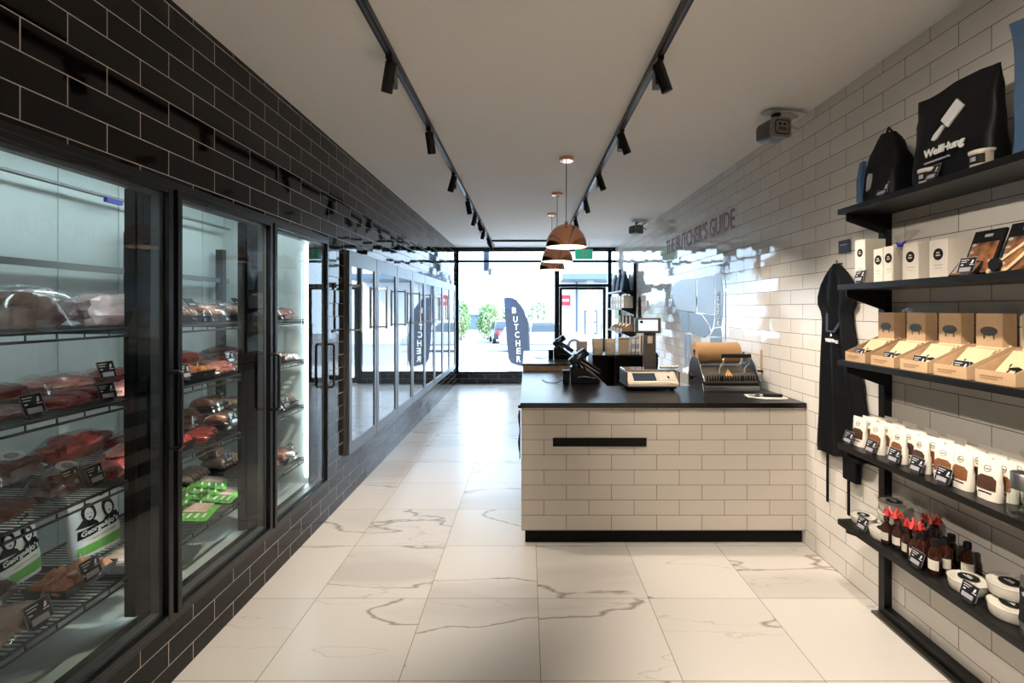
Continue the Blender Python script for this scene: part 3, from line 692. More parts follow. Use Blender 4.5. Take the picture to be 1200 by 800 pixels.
for (y, x, sh, yaw, tl, lab, sc) in (
    (1.72, -1.90, 3, 0.2, -0.45, 'printed pouch lying back behind the pale chicken, near end of the bottom shelf', 1.15),
    (1.98, -2.02, 3, 0.1, -0.12, 'printed pouch standing behind the orange marinated meat tray, bottom shelf', 1.1),
    (2.24, -1.93, 3, -0.15, -0.08, 'white printed pouch standing upright by the first post, bottom shelf', 1.15),
    (2.46, -1.85, 3, 0.2, -0.1, 'printed pouch standing just past the first post on the bottom shelf, middle door', 0.85),
    (2.44, -1.71, 3, 0.35, -0.75, 'printed pouch slumped at the shelf edge, bottom shelf, middle door', 0.75)):
    inst(P['pouch'], (x, y, SH[sh] + 0.012), ZX + yaw, lab, tilt=(tl, 0), scale=(sc, sc, sc))
for i in range(6):
    inst(P['green'], (-1.88 + 0.006 * i, 2.66 + i * 0.055, SH[3] + 0.006 + i * 0.012), ZX + 0.5, ['lowest lime green pack of the fan on the bottom shelf, middle door', 'second lime green pack up in the bottom shelf fan', 'third lime green pack up in the bottom shelf fan', 'fourth lime green pack up in the bottom shelf fan', 'fifth lime green pack up in the bottom shelf fan', 'topmost lime green pack of the bottom shelf fan'][i], tilt=(0.25, 0))
inst(P['green'], (-1.74, 2.64, SH[3] + 0.012), ZX + 0.25, 'lime green and white pack flat at the shelf edge, bottom shelf, middle door', scale=(1.1, 1, 1), tilt=(0.1, 0))
inst(P['green'], (-1.75, 2.88, SH[3] + 0.014), ZX + 0.2, 'white-windowed green pack at the shelf edge beside the second post, bottom shelf', scale=(1.1, 1, 1), tilt=(0.12, 0))
tags = [(1.66, -1.665, 1, 0, 0.1, 'slanted tag at the near end of the second shelf edge, nearest door', 1.15),
 (1.95, -1.675, 1, 0, -.1, 'upright black tag at the shelf edge between red steaks and chops, second shelf', 1),
 (1.95, -1.87, 1, 0.05, 0, 'black tag raised among the pale steaks at the rear of the second shelf', 1.2),
 (2.08, -1.83, 1, 0.045, 0, 'black tag over the chops by the first post, second shelf', 1),
 (1.80, -1.69, 2, 0.03, 0.15, 'black tag at the shelf edge in front of the stickered roast, third shelf', 1.1),
 (1.90, -1.665, 2, 0.02, 0.1, 'black tag with white slip beside the short red roast, third shelf', 1.1),
 (1.49, -1.655, 3, 0, 0, 'black tag at the very near end of the bottom shelf edge', 1),
 (1.68, -1.665, 3, 0, 0, 'black tag at the edge of the bottom shelf before the chicken pieces, nearest door', 1.25),
 (1.88, -1.70, 3, 0.03, 0, 'black tag stuck in the marinated meat tray, bottom shelf', 1.15),
 (2.18, -1.66, 1, 0, 0, 'black tag just past the first post on the second shelf, middle door', 1),
 (2.40, -1.665, 1, 0.02, .1, 'black tag before the orange-brown meat tray, second shelf, middle door', 1.1),
 (2.76, -1.72, 1, 0.05, 0, 'black tag beside the second post, second shelf, middle door', 1),
 (2.32, -1.74, 2, 0.05, 0.1, 'black tag over the vivid red meat, third shelf, middle door', 1.15),
 (2.79, -1.70, 2, 0.03, 0, 'black tag beside the second post, third shelf, middle door', 1.05),
 (2.74, -1.80, 3, 0.16, 0, 'pale tag standing on the grey sausages, bottom shelf, middle door', 1),
 (3.28, -1.68, 1, 0.0, 0, 'dark blue tag mid second shelf behind the farthest cooler door', 1.2),
 (3.50, -1.68, 2, 0.0, 0, 'black tag at the far end of the third shelf, farthest door', 1.4),
 (3.56, -1.68, 3, 0.0, 0, 'black tag at the far end of the bottom shelf, farthest door', 1.0)]
for y, x, sh, dz, yaw, lab, sc in tags: inst(P['tag'], (x, y * -x / 1.63 if y < 3 else y, SH[sh] + 0.001 + dz), ZX + yaw, lab, 'price tags in the cooler', scale=(sc, sc, sc))
inst(P['pouch'], (-1.93, 2.14, SH[2] + 0.16), ZX, 'pale bag propped against the first post above the third shelf roasts', scale=(.9, .9, .55), tilt=(-0.1, 0)) if False else None

# ================================================================== fridge bank
FN = 8; fp = (FY1 - FY0) / FN
XF = XL + 0.04
ORD = ['nearest steel-framed upright fridge, next to the meat cooler', 'second steel-framed fridge along the black wall from the meat cooler', 'third steel-framed fridge along the black wall from the meat cooler', 'fourth steel-framed fridge along the black wall from the meat cooler', 'fifth steel-framed fridge along the black wall, counted from the meat cooler', 'third steel-framed fridge from the shop window', 'second steel-framed fridge from the shop window', 'farthest steel-framed fridge, beside the shop window']
proto_f = None
for i in range(FN):
    y = FY0 + fp * i
    if proto_f is None:
        t = thing('upright_fridge', ORD[0], 'fridge', (XL, y, FZ0), group='steel framed fridges along the black wall'); hgt = FZ1 - FZ0
        c = MB().box(-0.62, -0.125, 0, fp, 0, 0.03).box(-0.62, -0.125, 0, fp, hgt - 0.03, hgt).box(-0.62, -0.59, 0, fp, 0.03, hgt - 0.03).box(-0.59, -0.125, 0, 0.02, 0.03, hgt - 0.03).box(-0.59, -0.125, fp - 0.02, fp, 0.03, hgt - 0.03)
        c.build('cabinet', 'liner', t)
        q = MB().box(-0.125, 0.02, 0, 0.03, 0, hgt).box(-0.125, 0.02, fp - 0.03, fp, 0, hgt).box(-0.125, 0.02, 0.03, fp - 0.03, 0, 0.03).box(-0.125, 0.02, 0.03, fp - 0.03, hgt - 0.03, hgt)
        q.build('casing', 'steelsatin', t)
        for z in (0.35, 0.72, 1.08, 1.4): MB().box(-0.56, -0.17, 0.03, fp - 0.03, z, z + 0.01).build('shelf', 'steelsatin', t)
        MB().box(-0.17, -0.15, 0.035, 0.05, 0.1, hgt - 0.1).build('light_strip', 'ledfr', t)
        d = MB(); a, b_ = 0.006, fp - 0.006; e = 0.062
        d.box(0.021, 0.045, a, a + e, 0.006, hgt - 0.006).box(0.021, 0.045, b_ - e, b_, 0.006, hgt - 0.006).box(0.021, 0.045, a + e, b_ - e, 0.006, 0.10).box(0.021, 0.045, a + e, b_ - e, hgt - 0.13, hgt - 0.006)
        dd = d.build('door', 'steel', t, bevel=0.002)
        MB().box(0.028, 0.036, a + e, b_ - e, 0.10, hgt - 0.13).build('door_glass', 'glassfridge', dd)
        hm = MB().tube((0.115, 0.085, 1.01), (0.115, 0.085, 1.42), 0.011, n=10).tube((0.045, 0.03, 1.03), (0.115, 0.085, 1.03), 0.008, n=8).tube((0.045, 0.03, 1.40), (0.115, 0.085, 1.40), 0.008, n=8)
        hm.build('handle', 'chrome', dd)
        proto_f = t
    else:
        t = copy_tree(proto_f); t.location = (XL, y, FZ0); t['label'] = ORD[i]
# ================================================================== counter
CTZ = 0.949
CX0, CX1 = -0.045, XR - 0.004
ct = thing('sales_counter', 'L-shaped cream tiled shop counter with a black top and black kickboard', 'counter', (0, 3.33, 0))
def rel(mb, name, m, parent, root, **k):
    o = mb.build(name, m, parent, **k); o.data.transform(Matrix.Translation(-Vector(root.location))); return o
b = MB().box(CX0 + 0.005, CX1, 3.345, 4.06, 0.095, 0.915)
rel(b, 'tiled_carcass', 'tile_counter', ct, ct)
rel(MB().box(CX0 + 0.005, 0.645, 4.06, 5.09, 0.095, 0.915), 'tiled_return', 'tile_counter_side', ct, ct)
rel(MB().box(CX0 + 0.03, CX1, 3.385, 4.03, 0, 0.095).box(CX0 + 0.03, 0.61, 4.03, 5.05, 0, 0.095), 'kickboard', 'blackmatte', ct, ct)
top = MB().prism([(CX0 - 0.003, 3.33), (CX1, 3.33), (CX1, 4.075), (0.65, 4.075), (0.65, 5.095), (CX0 - 0.003, 5.095)], 0.915, CTZ, (0, 1, 2))
rel(top, 'countertop', 'counter_top', ct, ct, bevel=0.002)
rel(MB().box(0.170, 0.795, 3.338, 3.346, 0.657, 0.714), 'slot_panel', 'blackmatte', ct, ct)
rel(MB().box(CX0 - 0.02, CX0 + 0.006, 3.5, 3.53, 0.88, 0.90), 'side_hook', 'black', ct, ct)
# black cloth hung on the aisle side
c = MB(); rings = []
for j in range(10):
    z = 0.86 - j * 0.036; wv = 0.012 + 0.006 * math.sin(j * 1.3)
    rings.append([(CX0 - 0.004 - wv * (0.5 + 0.5 * math.cos(a)) , 3.48 + 0.05 * math.cos(a * 1) * (1 + 0.15 * math.sin(j)) + 0.02, z) for a in [2 * PI * i / 10 for i in range(10)]])
c.loft([[(p[0] if True else 0, 3.50 + 0.05 * math.sin(2 * PI * i / 10), p[2]) for i, p in enumerate(r)] for r in rings])
tag(c.build('hanging_cloth', 'blackmatte'), 'black cloth hanging on the aisle side of the tiled counter', 'cloth')

# second raised counter behind
k2 = thing('rear_counter', 'white-topped raised counter with an oak edge behind the black countertop', 'counter', (0, 5.12, 0))
rel(MB().box(CX0, 0.65, 5.135, 6.68, 0, 0.93), 'carcass', 'whitelam', k2, k2)
rel(MB().box(CX0 - 0.002, 0.655, 5.12, 5.134, 0.93, 1.0), 'oak_edge', 'wood', k2, k2)
rel(MB().box(CX0 - 0.004, 0.66, 5.112, 6.7, 1.0, 1.015), 'worktop', 'counter_top', k2, k2)
# black open cabinet
k3 = thing('open_cabinet', 'black open-fronted cabinet behind the counter under the kraft pouches', 'cabinet', (1.0, 5.15, 0))
cx0, cx1, cy0, cy1 = 0.67, 1.345, 5.15, 5.55
rel(MB().box(cx0, cx1, cy1 - 0.01, cy1, 0.05, 1.085).box(cx0, cx0 + 0.02, cy0, cy1 - 0.01, 0, 1.085).box(cx1 - 0.02, cx1, cy0, cy1 - 0.01, 0, 1.085).box(0.90, 0.918, cy0 + 0.01, cy1 - 0.01, 0.42, 1.08).box(cx0 + .02, cx1 - .02, cy0 + 0.01, cy1 - 0.01, 0.06, 0.08).box(cx0 + .02, cx1 - .02, cy0 + 0.005, cy1 - 0.01, 0.40, 0.42), 'carcass', 'blackwood', k3, k3)
rel(MB().box(cx0 - 0.005, cx1 + 0.005, cy0 - 0.01, cy1, 1.085, 1.10), 'cabinet_top', 'blackwood', k3, k3)
rel(MB().box(0.918, cx1 - 0.02, cy0 + 0.01, cy1 - 0.01, 0.785, 0.80), 'shelf', 'blackwood', k3, k3)
R = random.Random(3)
for i in range(5):
    g = MB(); x = 0.96 + i * 0.07
    pts = [(0, 0, 0.018), (0.02, 0.05, 0.03), (0.01, 0.1, 0.035), (0.04, 0.16, 0.02)]
    g.path(pts, [0.012, 0.022, 0.02, 0.01], 8)
    o = g.build('paper_twist', 'kraftgrey'); o.location = (x, cy0 + 0.06, 0.801); o.rotation_euler = (0, 0, R.uniform(-0.6, 0.2))
    tag(o, ['crumpled brown paper twist nearest the divider on the black cabinet shelf', 'second crumpled brown paper twist from the cabinet divider', 'middle crumpled brown paper twist on the black cabinet shelf', 'fourth crumpled brown paper twist from the cabinet divider', 'crumpled brown paper twist farthest from the cabinet divider'][i], 'paper', 'paper twists in the black cabinet')

# kraft pouches on cabinet and rear counter
kp = thing('kraft_pouch', 'p', 'pouch', group='kraft pouches behind the counter')
pouch_body(MB(), 0.105, 0.165, 0.07, seed=5, crumple=0.006, flare=0.12).build('pouch', 'kraftgrey', kp)
MB().box(-0.058, 0.058, -0.004, 0.004, 0.148, 0.163).build('seal_band', 'beige', kp)
inst(kp, (0.575, 5.30, CTZ + 0.067), 0.1, 'brown kraft pouch on the rear counter behind the card terminal', scale=(1, 1, 1.3))
inst(kp, (0.735, 5.24, 1.101), -0.05, 'brown kraft pouch on the black cabinet end nearest the terminals', scale=(1, 1, 1))
inst(kp, (0.865, 5.24, 1.101), 0.08, 'brown kraft pouch on the black cabinet beside the square brown box')
bx = thing('carton', 'square grey-brown carton on the black cabinet between kraft pouch and striped packets', 'box', (1.01, 5.25, 1.101))
MB().box(-0.055, 0.055, -0.03, 0.03, 0, 0.175).build('carton', 'kraftgrey', bx, bevel=0.003)
MB().box(-0.055, 0.055, -0.0315, -0.03, 0.15, 0.175).build('flap', 'kraftdark', bx)
for i in range(2):
    p = thing('striped_packet', ['lilac striped packet on the cabinet next to the grey-brown carton', 'lilac striped packet on the cabinet next to the brown book-like box'][i], 'packet', (1.10 + i * 0.045, 5.24, 1.101), 0.1, 'striped packets on the black cabinet')
    MB().box(-0.018, 0.018, -0.03, 0.03, 0, 0.18 + i * .01).build('packet', 'greyprint', p, bevel=0.002)
    MB().box(-0.017, 0.017, -0.0312, -0.0302, 0.11, 0.16).box(-0.017, 0.017, -0.0312, -0.0302, 0.03, 0.06).build('printed_bands', 'print', p)
p = thing('tall_box', 'tall brown box with a round black mark on the cabinet beside the scale pole', 'box', (1.215, 5.24, 1.101))
MB().box(-0.035, 0.05, -0.03, 0.03, 0, 0.20).build('carton', 'woodpale', p, bevel=0.002)
MB().box(-0.034, -0.024, -0.0312, -0.0302, 0, 0.2).build('spine_print', 'darkgrey', p)
MB().lathe([(0, 0), (0.018, 0)], (0, 0, 0), 18).build('round_mark', 'ink', p, loc=(0.02, -0.0315, 0.14)).rotation_euler = (PI / 2, 0, 0)

# card terminals on tilting stands
def terminal():
    t = thing('card_terminal', 't', 'card terminal', group='card payment terminals')
    b = MB()
    b.prism([(-0.10, 0.0), (0.14, 0.0), (0.145, 0.035), (0.03, 0.115), (-0.05, 0.16), (-0.10, 0.145)], -0.055, 0.055, (0, 2, 1)); b.build('base', 'blacksatin', t, bevel=0.01)
    MB().box(-0.165, -0.105, -0.04, 0.03, 0.0, 0.115).build('printer_block', 'black', t, bevel=0.006)
    R = Matrix.Rotation(math.radians(33), 4, 'Y'); a = MB(); a.T = Matrix.Translation((0.01, -0.01, 0.155)) @ R
    a.box(-0.12, 0.14, -0.048, 0.048, -0.005, 0.042); h = a.build('handset', 'black', t, bevel=0.008)
    s = MB(); s.T = a.T; s.box(-0.13, 0.145, -0.052, -0.048, 0.012, 0.018); s.build('handset_trim', 'chrome', t)
    s = MB(); s.T = Matrix.Translation((-0.03, -0.02, 0.22)) @ Matrix.Rotation(math.radians(-38), 4, 'Y'); s.box(-0.085, 0.085, -0.05, 0.05, -0.03, 0.04).build('screen_head', 'black', t, bevel=0.012)
    q = MB(); q.T = s.T; q.box(-0.06, 0.055, -0.0515, -0.05, -0.015, 0.03).build('screen', 'carglass', t)
    w = MB(); w.T = s.T; w.path([(-0.02, -0.054, 0.008), (0.02, -0.054, 0.012), (0.035, -0.054, 0.02), (0.0, -0.054, 0.022)], 0.003, 6).build('ring_mark', 'print', t)
    MB().path([(-0.045, -0.058, 0.06), (0.02, -0.06, 0.066), (0.10, -0.058, 0.05)], 0.003, 6).build('base_trim', 'steel', t)
    MB().path([(0.02, 0.0, 0.10), (-0.02, 0.0, 0.16), (-0.05, 0, 0.20)], 0.022, 10).build('neck', 'chrome', t)
    MB().path([(-0.165, 0, 0.03), (-0.22, -0.02, 0.006), (-0.30, 0.06, 0.004), (-0.33, 0.2, 0.004)], 0.003, 6).build('cable', 'black', t)
    return t
P['term'] = terminal()
inst(P['term'], (0.46, 4.2, CTZ + 0.0005), 0.0, 'black card terminal on a tilting stand on the black countertop')
inst(P['term'], (0.385, 5.62, 1.0155), 0.0, 'smaller-looking black card terminal on the white-topped rear counter', scale=(.9, .9, .9))

# scale with customer display
sc = thing('counter_scale', 'beige and black shop scale with keypad and customer display on a black pole', 'scale', (0.965, 3.98, CTZ))
b = MB().box(-0.18, 0.18, -0.15, 0.16, 0.012, 0.035); b.build('base', 'darkgrey', sc, bevel=0.01)
for sx in (-0.15, 0.15):
    for sy in (-0.12, 0.13): MB().tube((sx, sy, 0.0), (sx, sy, 0.014), 0.016).build('foot', 'black', sc)
MB().prism([(-0.16, 0.03), (-0.158, 0.055), (-0.02, 0.135), (0.15, 0.135), (0.15, 0.03)], -0.195, 0.195, (1, 2, 0)).build('housing', 'beige', sc, bevel=0.006)
MB().box(-0.205, -0.196, -0.14, 0.15, 0.03, 0.14).build('side_panel', 'steel', sc, bevel=0.003)
MB().box(0.196, 0.205, -0.14, 0.15, 0.03, 0.14).build('side_panel', 'darkgrey', sc, bevel=0.003)
MB().box(-0.20, 0.20, -0.03, 0.16, 0.137, 0.148).build('weighing_plate', 'chrome', sc, bevel=0.004)
sl = Matrix.Translation((0, -0.158, 0.056)) @ Matrix.Rotation(math.atan2(0.08, 0.138), 4, 'X')
k = MB(); k.T = sl; k.box(-0.145, 0.03, 0.035, 0.125, 0.0, 0.004).build('display', 'carglass', sc)
k = MB(); k.T = sl
for i in range(7):
    for j in range(4): k.box(0.05 + i * 0.018, 0.064 + i * 0.018, 0.04 + j * 0.022, 0.056 + j * 0.022, 0, 0.004)
for i in range(15): k.box(-0.16 + i * 0.021, -0.145 + i * 0.021, 0.008, 0.024, 0, 0.004)
k.build('keypad', 'offwhite', sc)
k = MB(); k.T = sl; k.box(0.12, 0.135, 0.06, 0.085, 0.004, 0.006); k.build('power_key', 'ink', sc)
MB().box(0.0, 0.10, 0.165, 0.215, 0.0, 0.44).build('pole', 'devgrey', sc, bevel=0.004)
MB().box(0.03, 0.07, 0.1635, 0.165, 0.34, 0.40).build('pole_label', 'beige', sc)
MB().box(0.10, 0.115, 0.17, 0.21, 0.0, 0.26).build('cable_cover', 'black', sc)
MB().box(-0.075, 0.14, 0.155, 0.20, 0.425, 0.55).build('display_housing', 'devgrey', sc, bevel=0.008)
MB().box(-0.048, 0.112, 0.152, 0.155, 0.445, 0.535).build('customer_screen', 'screen', sc)
MB().box(-0.040, -0.010, 0.150, 0.152, 0.512, 0.526).box(-0.03, -0.016, 0.150, 0.152, 0.505, 0.53).build('screen_text', 'ink', sc)

# blue-white marker/tube on scale
pn = MB().tube((0, 0, 0), (0.10, 0, 0), 0.013, n=14).tube((0.10, 0, 0), (0.15, 0, 0), 0.016, 0.006, n=14)
o = pn.build('marker_tube', 'white'); o.location = (1.05, 3.975, CTZ + 0.148 + 0.0165); tag(o, 'white squeeze tube lying on the steel plate of the scale', 'tube')

# wrapping machine with kraft roll
wm = thing('wrapping_machine', 'steel hot-plate wrapping machine with a black handle and warning triangle', 'wrapping machine', (1.545, 3.98, CTZ))
arc = [(-0.20, 0.05), (-0.20, 0.075)] + [(-0.20 + 0.36 * (1 - math.cos(a)), 0.075 + 0.105 * math.sin(a)) for a in [PI / 2 * i / 8 for i in range(1, 9)]] + [(0.16, 0.05)]
MB().prism(arc, -0.205, 0.20, (1, 2, 0)).build('hood', 'devgrey', wm, bevel=0.003)
MB().box(-0.205, 0.205, -0.215, 0.16, 0.0, 0.045).build('base', 'steelsatin', wm, bevel=0.006)
MB().box(-0.20, 0.20, -0.205, 0.15, 0.045, 0.066).build('gap_strip', 'blackmatte', wm)
v = MB()
for i in range(20):
    x = -0.19 + i * 0.0195
    v.prism([(-0.2075, 0.085), (-0.2035, 0.115), (-0.19, 0.125), (-0.195, 0.085)], x, x + 0.008, (1, 2, 0))
v.build('vent_grille', 'ink', wm)
v = MB().box(-0.079, -0.076, -0.206, -0.195, 0.07, 0.12).box(0.075, 0.078, -0.206, -0.195, 0.07, 0.12); v.build('hood_seams', 'ink', wm)
for x, mm in ((-0.212, 'steel'), (0.208, 'steel')):
    pr = [(-0.20, 0.0), (-0.17, 0.06), (-0.22, 0.08), (-0.16, 0.14), (-0.12, 0.2), (-0.04, 0.25), (0.06, 0.25), (0.12, 0.2), (0.16, 0.1), (0.16, 0)]
    MB().prism(pr, x - 0.004, x + 0.004, (1, 2, 0)).build('side_plate', mm, wm, bevel=0.002)
MB().tube((-0.218, -0.06, 0.10), (-0.25, -0.06, 0.10), 0.008).tube((-0.25, -0.06, 0.10), (-0.275, -0.06, 0.10), 0.024, 0.02, 16).build('knob', 'black', wm)
tr = MB(); tr.T = Matrix.Translation((-0.012, -0.158, 0.136)) @ Matrix.Rotation(math.radians(-28), 4, 'X'); tr.prism([(-0.032, -0.026), (0.032, -0.026), (0, 0.034)], -0.004, 0.0).build('warning_triangle', mat('warning yellow', (0.65, 0.36, 0.10), 0.5), wm)
for sx in (-0.09, 0.10):
    MB().path([(sx, -0.17, 0.13), (sx, -0.175, 0.17), (sx + 0.035, -0.165, 0.215), (sx + 0.05, -0.15, 0.245), (sx + 0.05, -0.14, 0.262)], 0.0075, 8).build('handle_arm', 'chrome', wm)
MB().tube((-0.055, -0.14, 0.265), (0.165, -0.14, 0.265), 0.016, n=16).build('handle', 'black', wm)
MB().path([(-0.205, 0.03, 0.24), (-0.205, 0.04, 0.28)], 0.01).path([(0.19, 0.03, 0.2), (0.19, 0.04, 0.28)], 0.01).build('roll_bracket', 'steel', wm)
rl = thing('paper_roll', 'roll of brown kraft wrapping paper on top of the wrapping machine', 'paper roll', (1.52, 4.02, CTZ + 0.272))
q = MB(); n = 40
rings = []
for x, r in ((-0.175, 0.028), (-0.18, 0.028), (-0.18, 0.085), (0.165, 0.085), (0.165, 0.028)):
    rings.append([(x, r * math.cos(2 * PI * i / n), r * math.sin(2 * PI * i / n)) for i in range(n)])
q.loft(rings, False, False).build('roll', 'kraftroll', rl, bevel=0)
q = MB(); rings = []
for x, r in ((-0.18, 0.028), (0.16, 0.028)): rings.append([(x, r * math.cos(2 * PI * i / n), r * math.sin(2 * PI * i / n)) for i in range(n)])
q.loft(rings, False).build('core', 'kraftdark', rl)
# sheet of paper with knife
sh = MB(); pts = [(-0.14, -0.02), (-0.05, -0.10), (0.10, -0.09), (0.13, -0.05), (0.12, 0.04), (0.02, 0.10), (-0.12, 0.10)]
o = sh.prism(pts, 0, 0.0012, (0, 1, 2)).build('paper_sheet', 'white'); o.location = (1.70, 3.56, CTZ + 0.0006); tag(o, 'curved white sheet of paper on the countertop corner by the tiled wall', 'paper')
kn = thing('tape_cutter', 'black-handled cutter with a steel blade lying on the white paper sheet', 'cutter', (1.68, 3.54, CTZ + 0.002), -0.15)
MB().obox((0.05, 0, 0.014), (0.13, 0.026, 0.022)).build('handle', 'black', kn, bevel=0.006)
MB().prism([(-0.12, -0.012), (-0.01, -0.016), (-0.01, 0.016), (-0.09, 0.018)], 0.008, 0.011, (0, 1, 2)).build('blade', 'steel', kn)
MB().tube((-0.05, 0, 0.0), (-0.05, 0, 0.026), 0.016, n=16).build('wheel', 'devgrey', kn)
# little wooden stick on wall
wk = thing('wall_stick', 'short thin wooden stick with a black foot fixed to the white tiled wall', 'wall hook', (XR, 3.97, 1.09))
MB().box(-0.015, 0, -0.006, 0.006, 0.0, 0.16).build('stick', 'woodpale', wk); MB().box(-0.04, 0, -0.02, 0.012, -0.014, 0.0).build('foot', 'black', wk)

# ================================================================== lamps
def pendant():
    t = thing('pendant_lamp', 'l', 'pendant lamp', group='copper dome pendant lamps')
    MB().lathe([(0, ZC), (0.062, ZC), (0.062, ZC - 0.028), (0.058, ZC - 0.032), (0, ZC - 0.032)], (0, 0, 0), 32).build('ceiling_rose', 'copper', t)
    MB().tube((0, 0, 2.315), (0, 0, ZC - 0.03), 0.0035, n=8).build('cord', 'darkgrey', t)
    r = 0.176; prof = [(0.012, 2.33), (0.016, 2.32), (0.016, 2.305)]
    for i in range(1, 15):
        a = PI / 2 * i / 14; prof.append((r * math.sin(a), 2.105 + 0.20 * math.cos(a)))
    MB().lathe(prof, (0, 0, 0), 48).build('shade', 'copper', t)
    prof2 = [(max(0.001, (r - 0.003) * math.sin(PI / 2 * i / 14)), 2.105 + 0.196 * math.cos(PI / 2 * i / 14)) for i in range(0, 15)]
    MB().lathe(prof2 + [(r, 2.105)], (0, 0, 0), 48).build('shade_lining', 'copper_in', t)
    MB().tube((0, 0, 2.22), (0, 0, 2.30), 0.022).build('socket', 'black', t)
    MB().lathe([(0.001, 2.13), (0.02, 2.135), (0.03, 2.155), (0.03, 2.175), (0.018, 2.21), (0.015, 2.22)], (0, 0, 0), 20).build('bulb', 'bulb', t)
    return t
P['pend'] = pendant()
for y, l in ((4.31, 'nearest copper dome pendant lamp over the counter'), (5.62, 'middle copper dome pendant lamp over the counter'), (6.82, 'farthest copper dome pendant lamp, toward the shop door')):
    inst(P['pend'], (0.335, y, 0), 0, l)
tk = MB()
tr = thing('ceiling_track', 'long black lighting track running down the ceiling near the black wall', 'lighting track', (-0.69, 4, ZC))
MB().box(-0.018, 0.018, -6.5, 6.3, -0.034, 0).build('track', 'black', tr); MB().box(-0.006, 0.006, -6.49, 6.29, -0.0345, -0.034).build('track_groove', 'darkgrey', tr)
tr2 = thing('ceiling_track', 'long black lighting track running down the ceiling over the counter side', 'lighting track', (0.667, 4, ZC))
MB().box(-0.018, 0.018, -6.5, 6.3, -0.034, 0).build('track', 'black', tr2); MB().box(-0.006, 0.006, -6.49, 6.29, -0.0345, -0.034).build('track_groove', 'darkgrey', tr2)
tr3 = thing('ceiling_track', 'short black cross track joining both long tracks near the shop window', 'lighting track', (0, 9.45, ZC))
MB().box(-0.672, 0.649, -0.018, 0.018, -0.034, 0).build('track', 'black', tr3); MB().box(-0.66, 0.64, -0.006, 0.006, -0.0345, -0.034).build('track_groove', 'darkgrey', tr3)
def spot(label, x, y, tx, ty, power, grp):
    t = thing('track_spotlight', label, 'spotlight', (x, y, ZC - 0.034), group=grp)
    MB().box(-0.016, 0.016, -0.06, 0.06, -0.022, 0).build('adapter', 'black', t, bevel=0.002)
    MB().tube((0, 0, -0.05), (0, 0, -0.02), 0.008).build('stem', 'black', t)
    MB().box(-0.018, 0.018, -0.02, 0.05, -0.13, -0.045).build('driver_box', 'black', t, bevel=0.003)
    d = Vector((tx, ty, -1)).normalized()
    q = d.to_track_quat('-Z', 'Y').to_matrix().to_4x4()
    h = bpy.data.objects.new('tmp', None); 
    m = MB(); m.T = Matrix.Translation((0, -0.02, -0.045)) @ q
    m.tube((0, 0, 0.02), (0, 0, -0.125), 0.029, n=24, cap=False); m.loft([[(0.029 * math.cos(a), 0.029 * math.sin(a), 0.02) for a in [2 * PI * i / 24 for i in range(24)]], [(0.001 * math.cos(a), 0.001 * math.sin(a), 0.02) for a in [2 * PI * i / 24 for i in range(24)]]])
    m.tube((0, 0, -0.125), (0, 0, -0.09), 0.0275, 0.024, 24, False)
    m.build('lamp_head', 'black', t)
    m2 = MB(); m2.T = m.T; m2.tube((0, 0, -0.098), (0, 0, -0.094), 0.026, n=24).build('lens', 'lamp', t)
    ld = bpy.data.lights.new('spot', 'SPOT'); ld.energy = power; ld.color = (1.0, 0.88, 0.745); ld.spot_size = math.radians(78); ld.spot_blend = 0.75; ld.shadow_soft_size = 0.03
    lo = bpy.data.objects.new('light_source', ld); COL.objects.link(lo); lo.parent = t
    lo.matrix_local = m.T @ Matrix.Translation((0, 0, -0.14))
LN = ['first', 'second', 'third', 'fourth', 'fifth', 'sixth', 'seventh', 'eighth', 'ninth']
ys = [2.55, 3.55, 4.72, 5.82, 6.63, 7.2, 7.9, 8.8, 9.3]
PW = 165
for i, y in enumerate(ys): spot(f'{LN[i]} black spotlight from the camera on the track near the black wall', -0.69, y, (-0.25, 0.1, -0.3, 0.2, -0.3, 0.3, -0.2, 0.3, 0.2)[i], (0.25, 0.2, .1, 0, .3, -.2, .2, 0, 0)[i], PW * (1.6, .6, .3, .25, .2, .2, .2, .2, .2)[i], 'spotlights on the black wall side track')
ys = [2.56, 3.58, 4.67, 5.76, 6.97, 8.1, 9.1]
for i, y in enumerate(ys): spot(f'{LN[i]} black spotlight from the camera on the track over the counter side', 0.667, y, (0.40, 0.42, 0.34, 0.25, 0.25, 0.3, 0.3)[i], (0.12, 0.15, 0, 0, .1, .1, 0)[i], PW * (1.0, .8, .6, .55, .5, .5, .5)[i], 'spotlights on the counter side track')
# unseen spotlights added on both tracks as fill light for ceiling, floor and shelves
for i, (x, y, tx) in enumerate(((-0.69, 0.55, 1.35), (-0.69, -1.2, 0.1), (0.667, -0.6, 0.15), (0.667, 1.1, 0.38))):
    spot(['spotlight above and behind the camera, black wall side', 'rearmost spotlight on the black wall side track', 'spotlight behind the camera on the counter side track', 'spotlight right above the camera on the counter side track'][i], x, y, tx, 0.5 if i == 0 else 0.2, PW * (1.15, 3.2, 3.2, 1.3)[i], 'spotlights behind the camera')

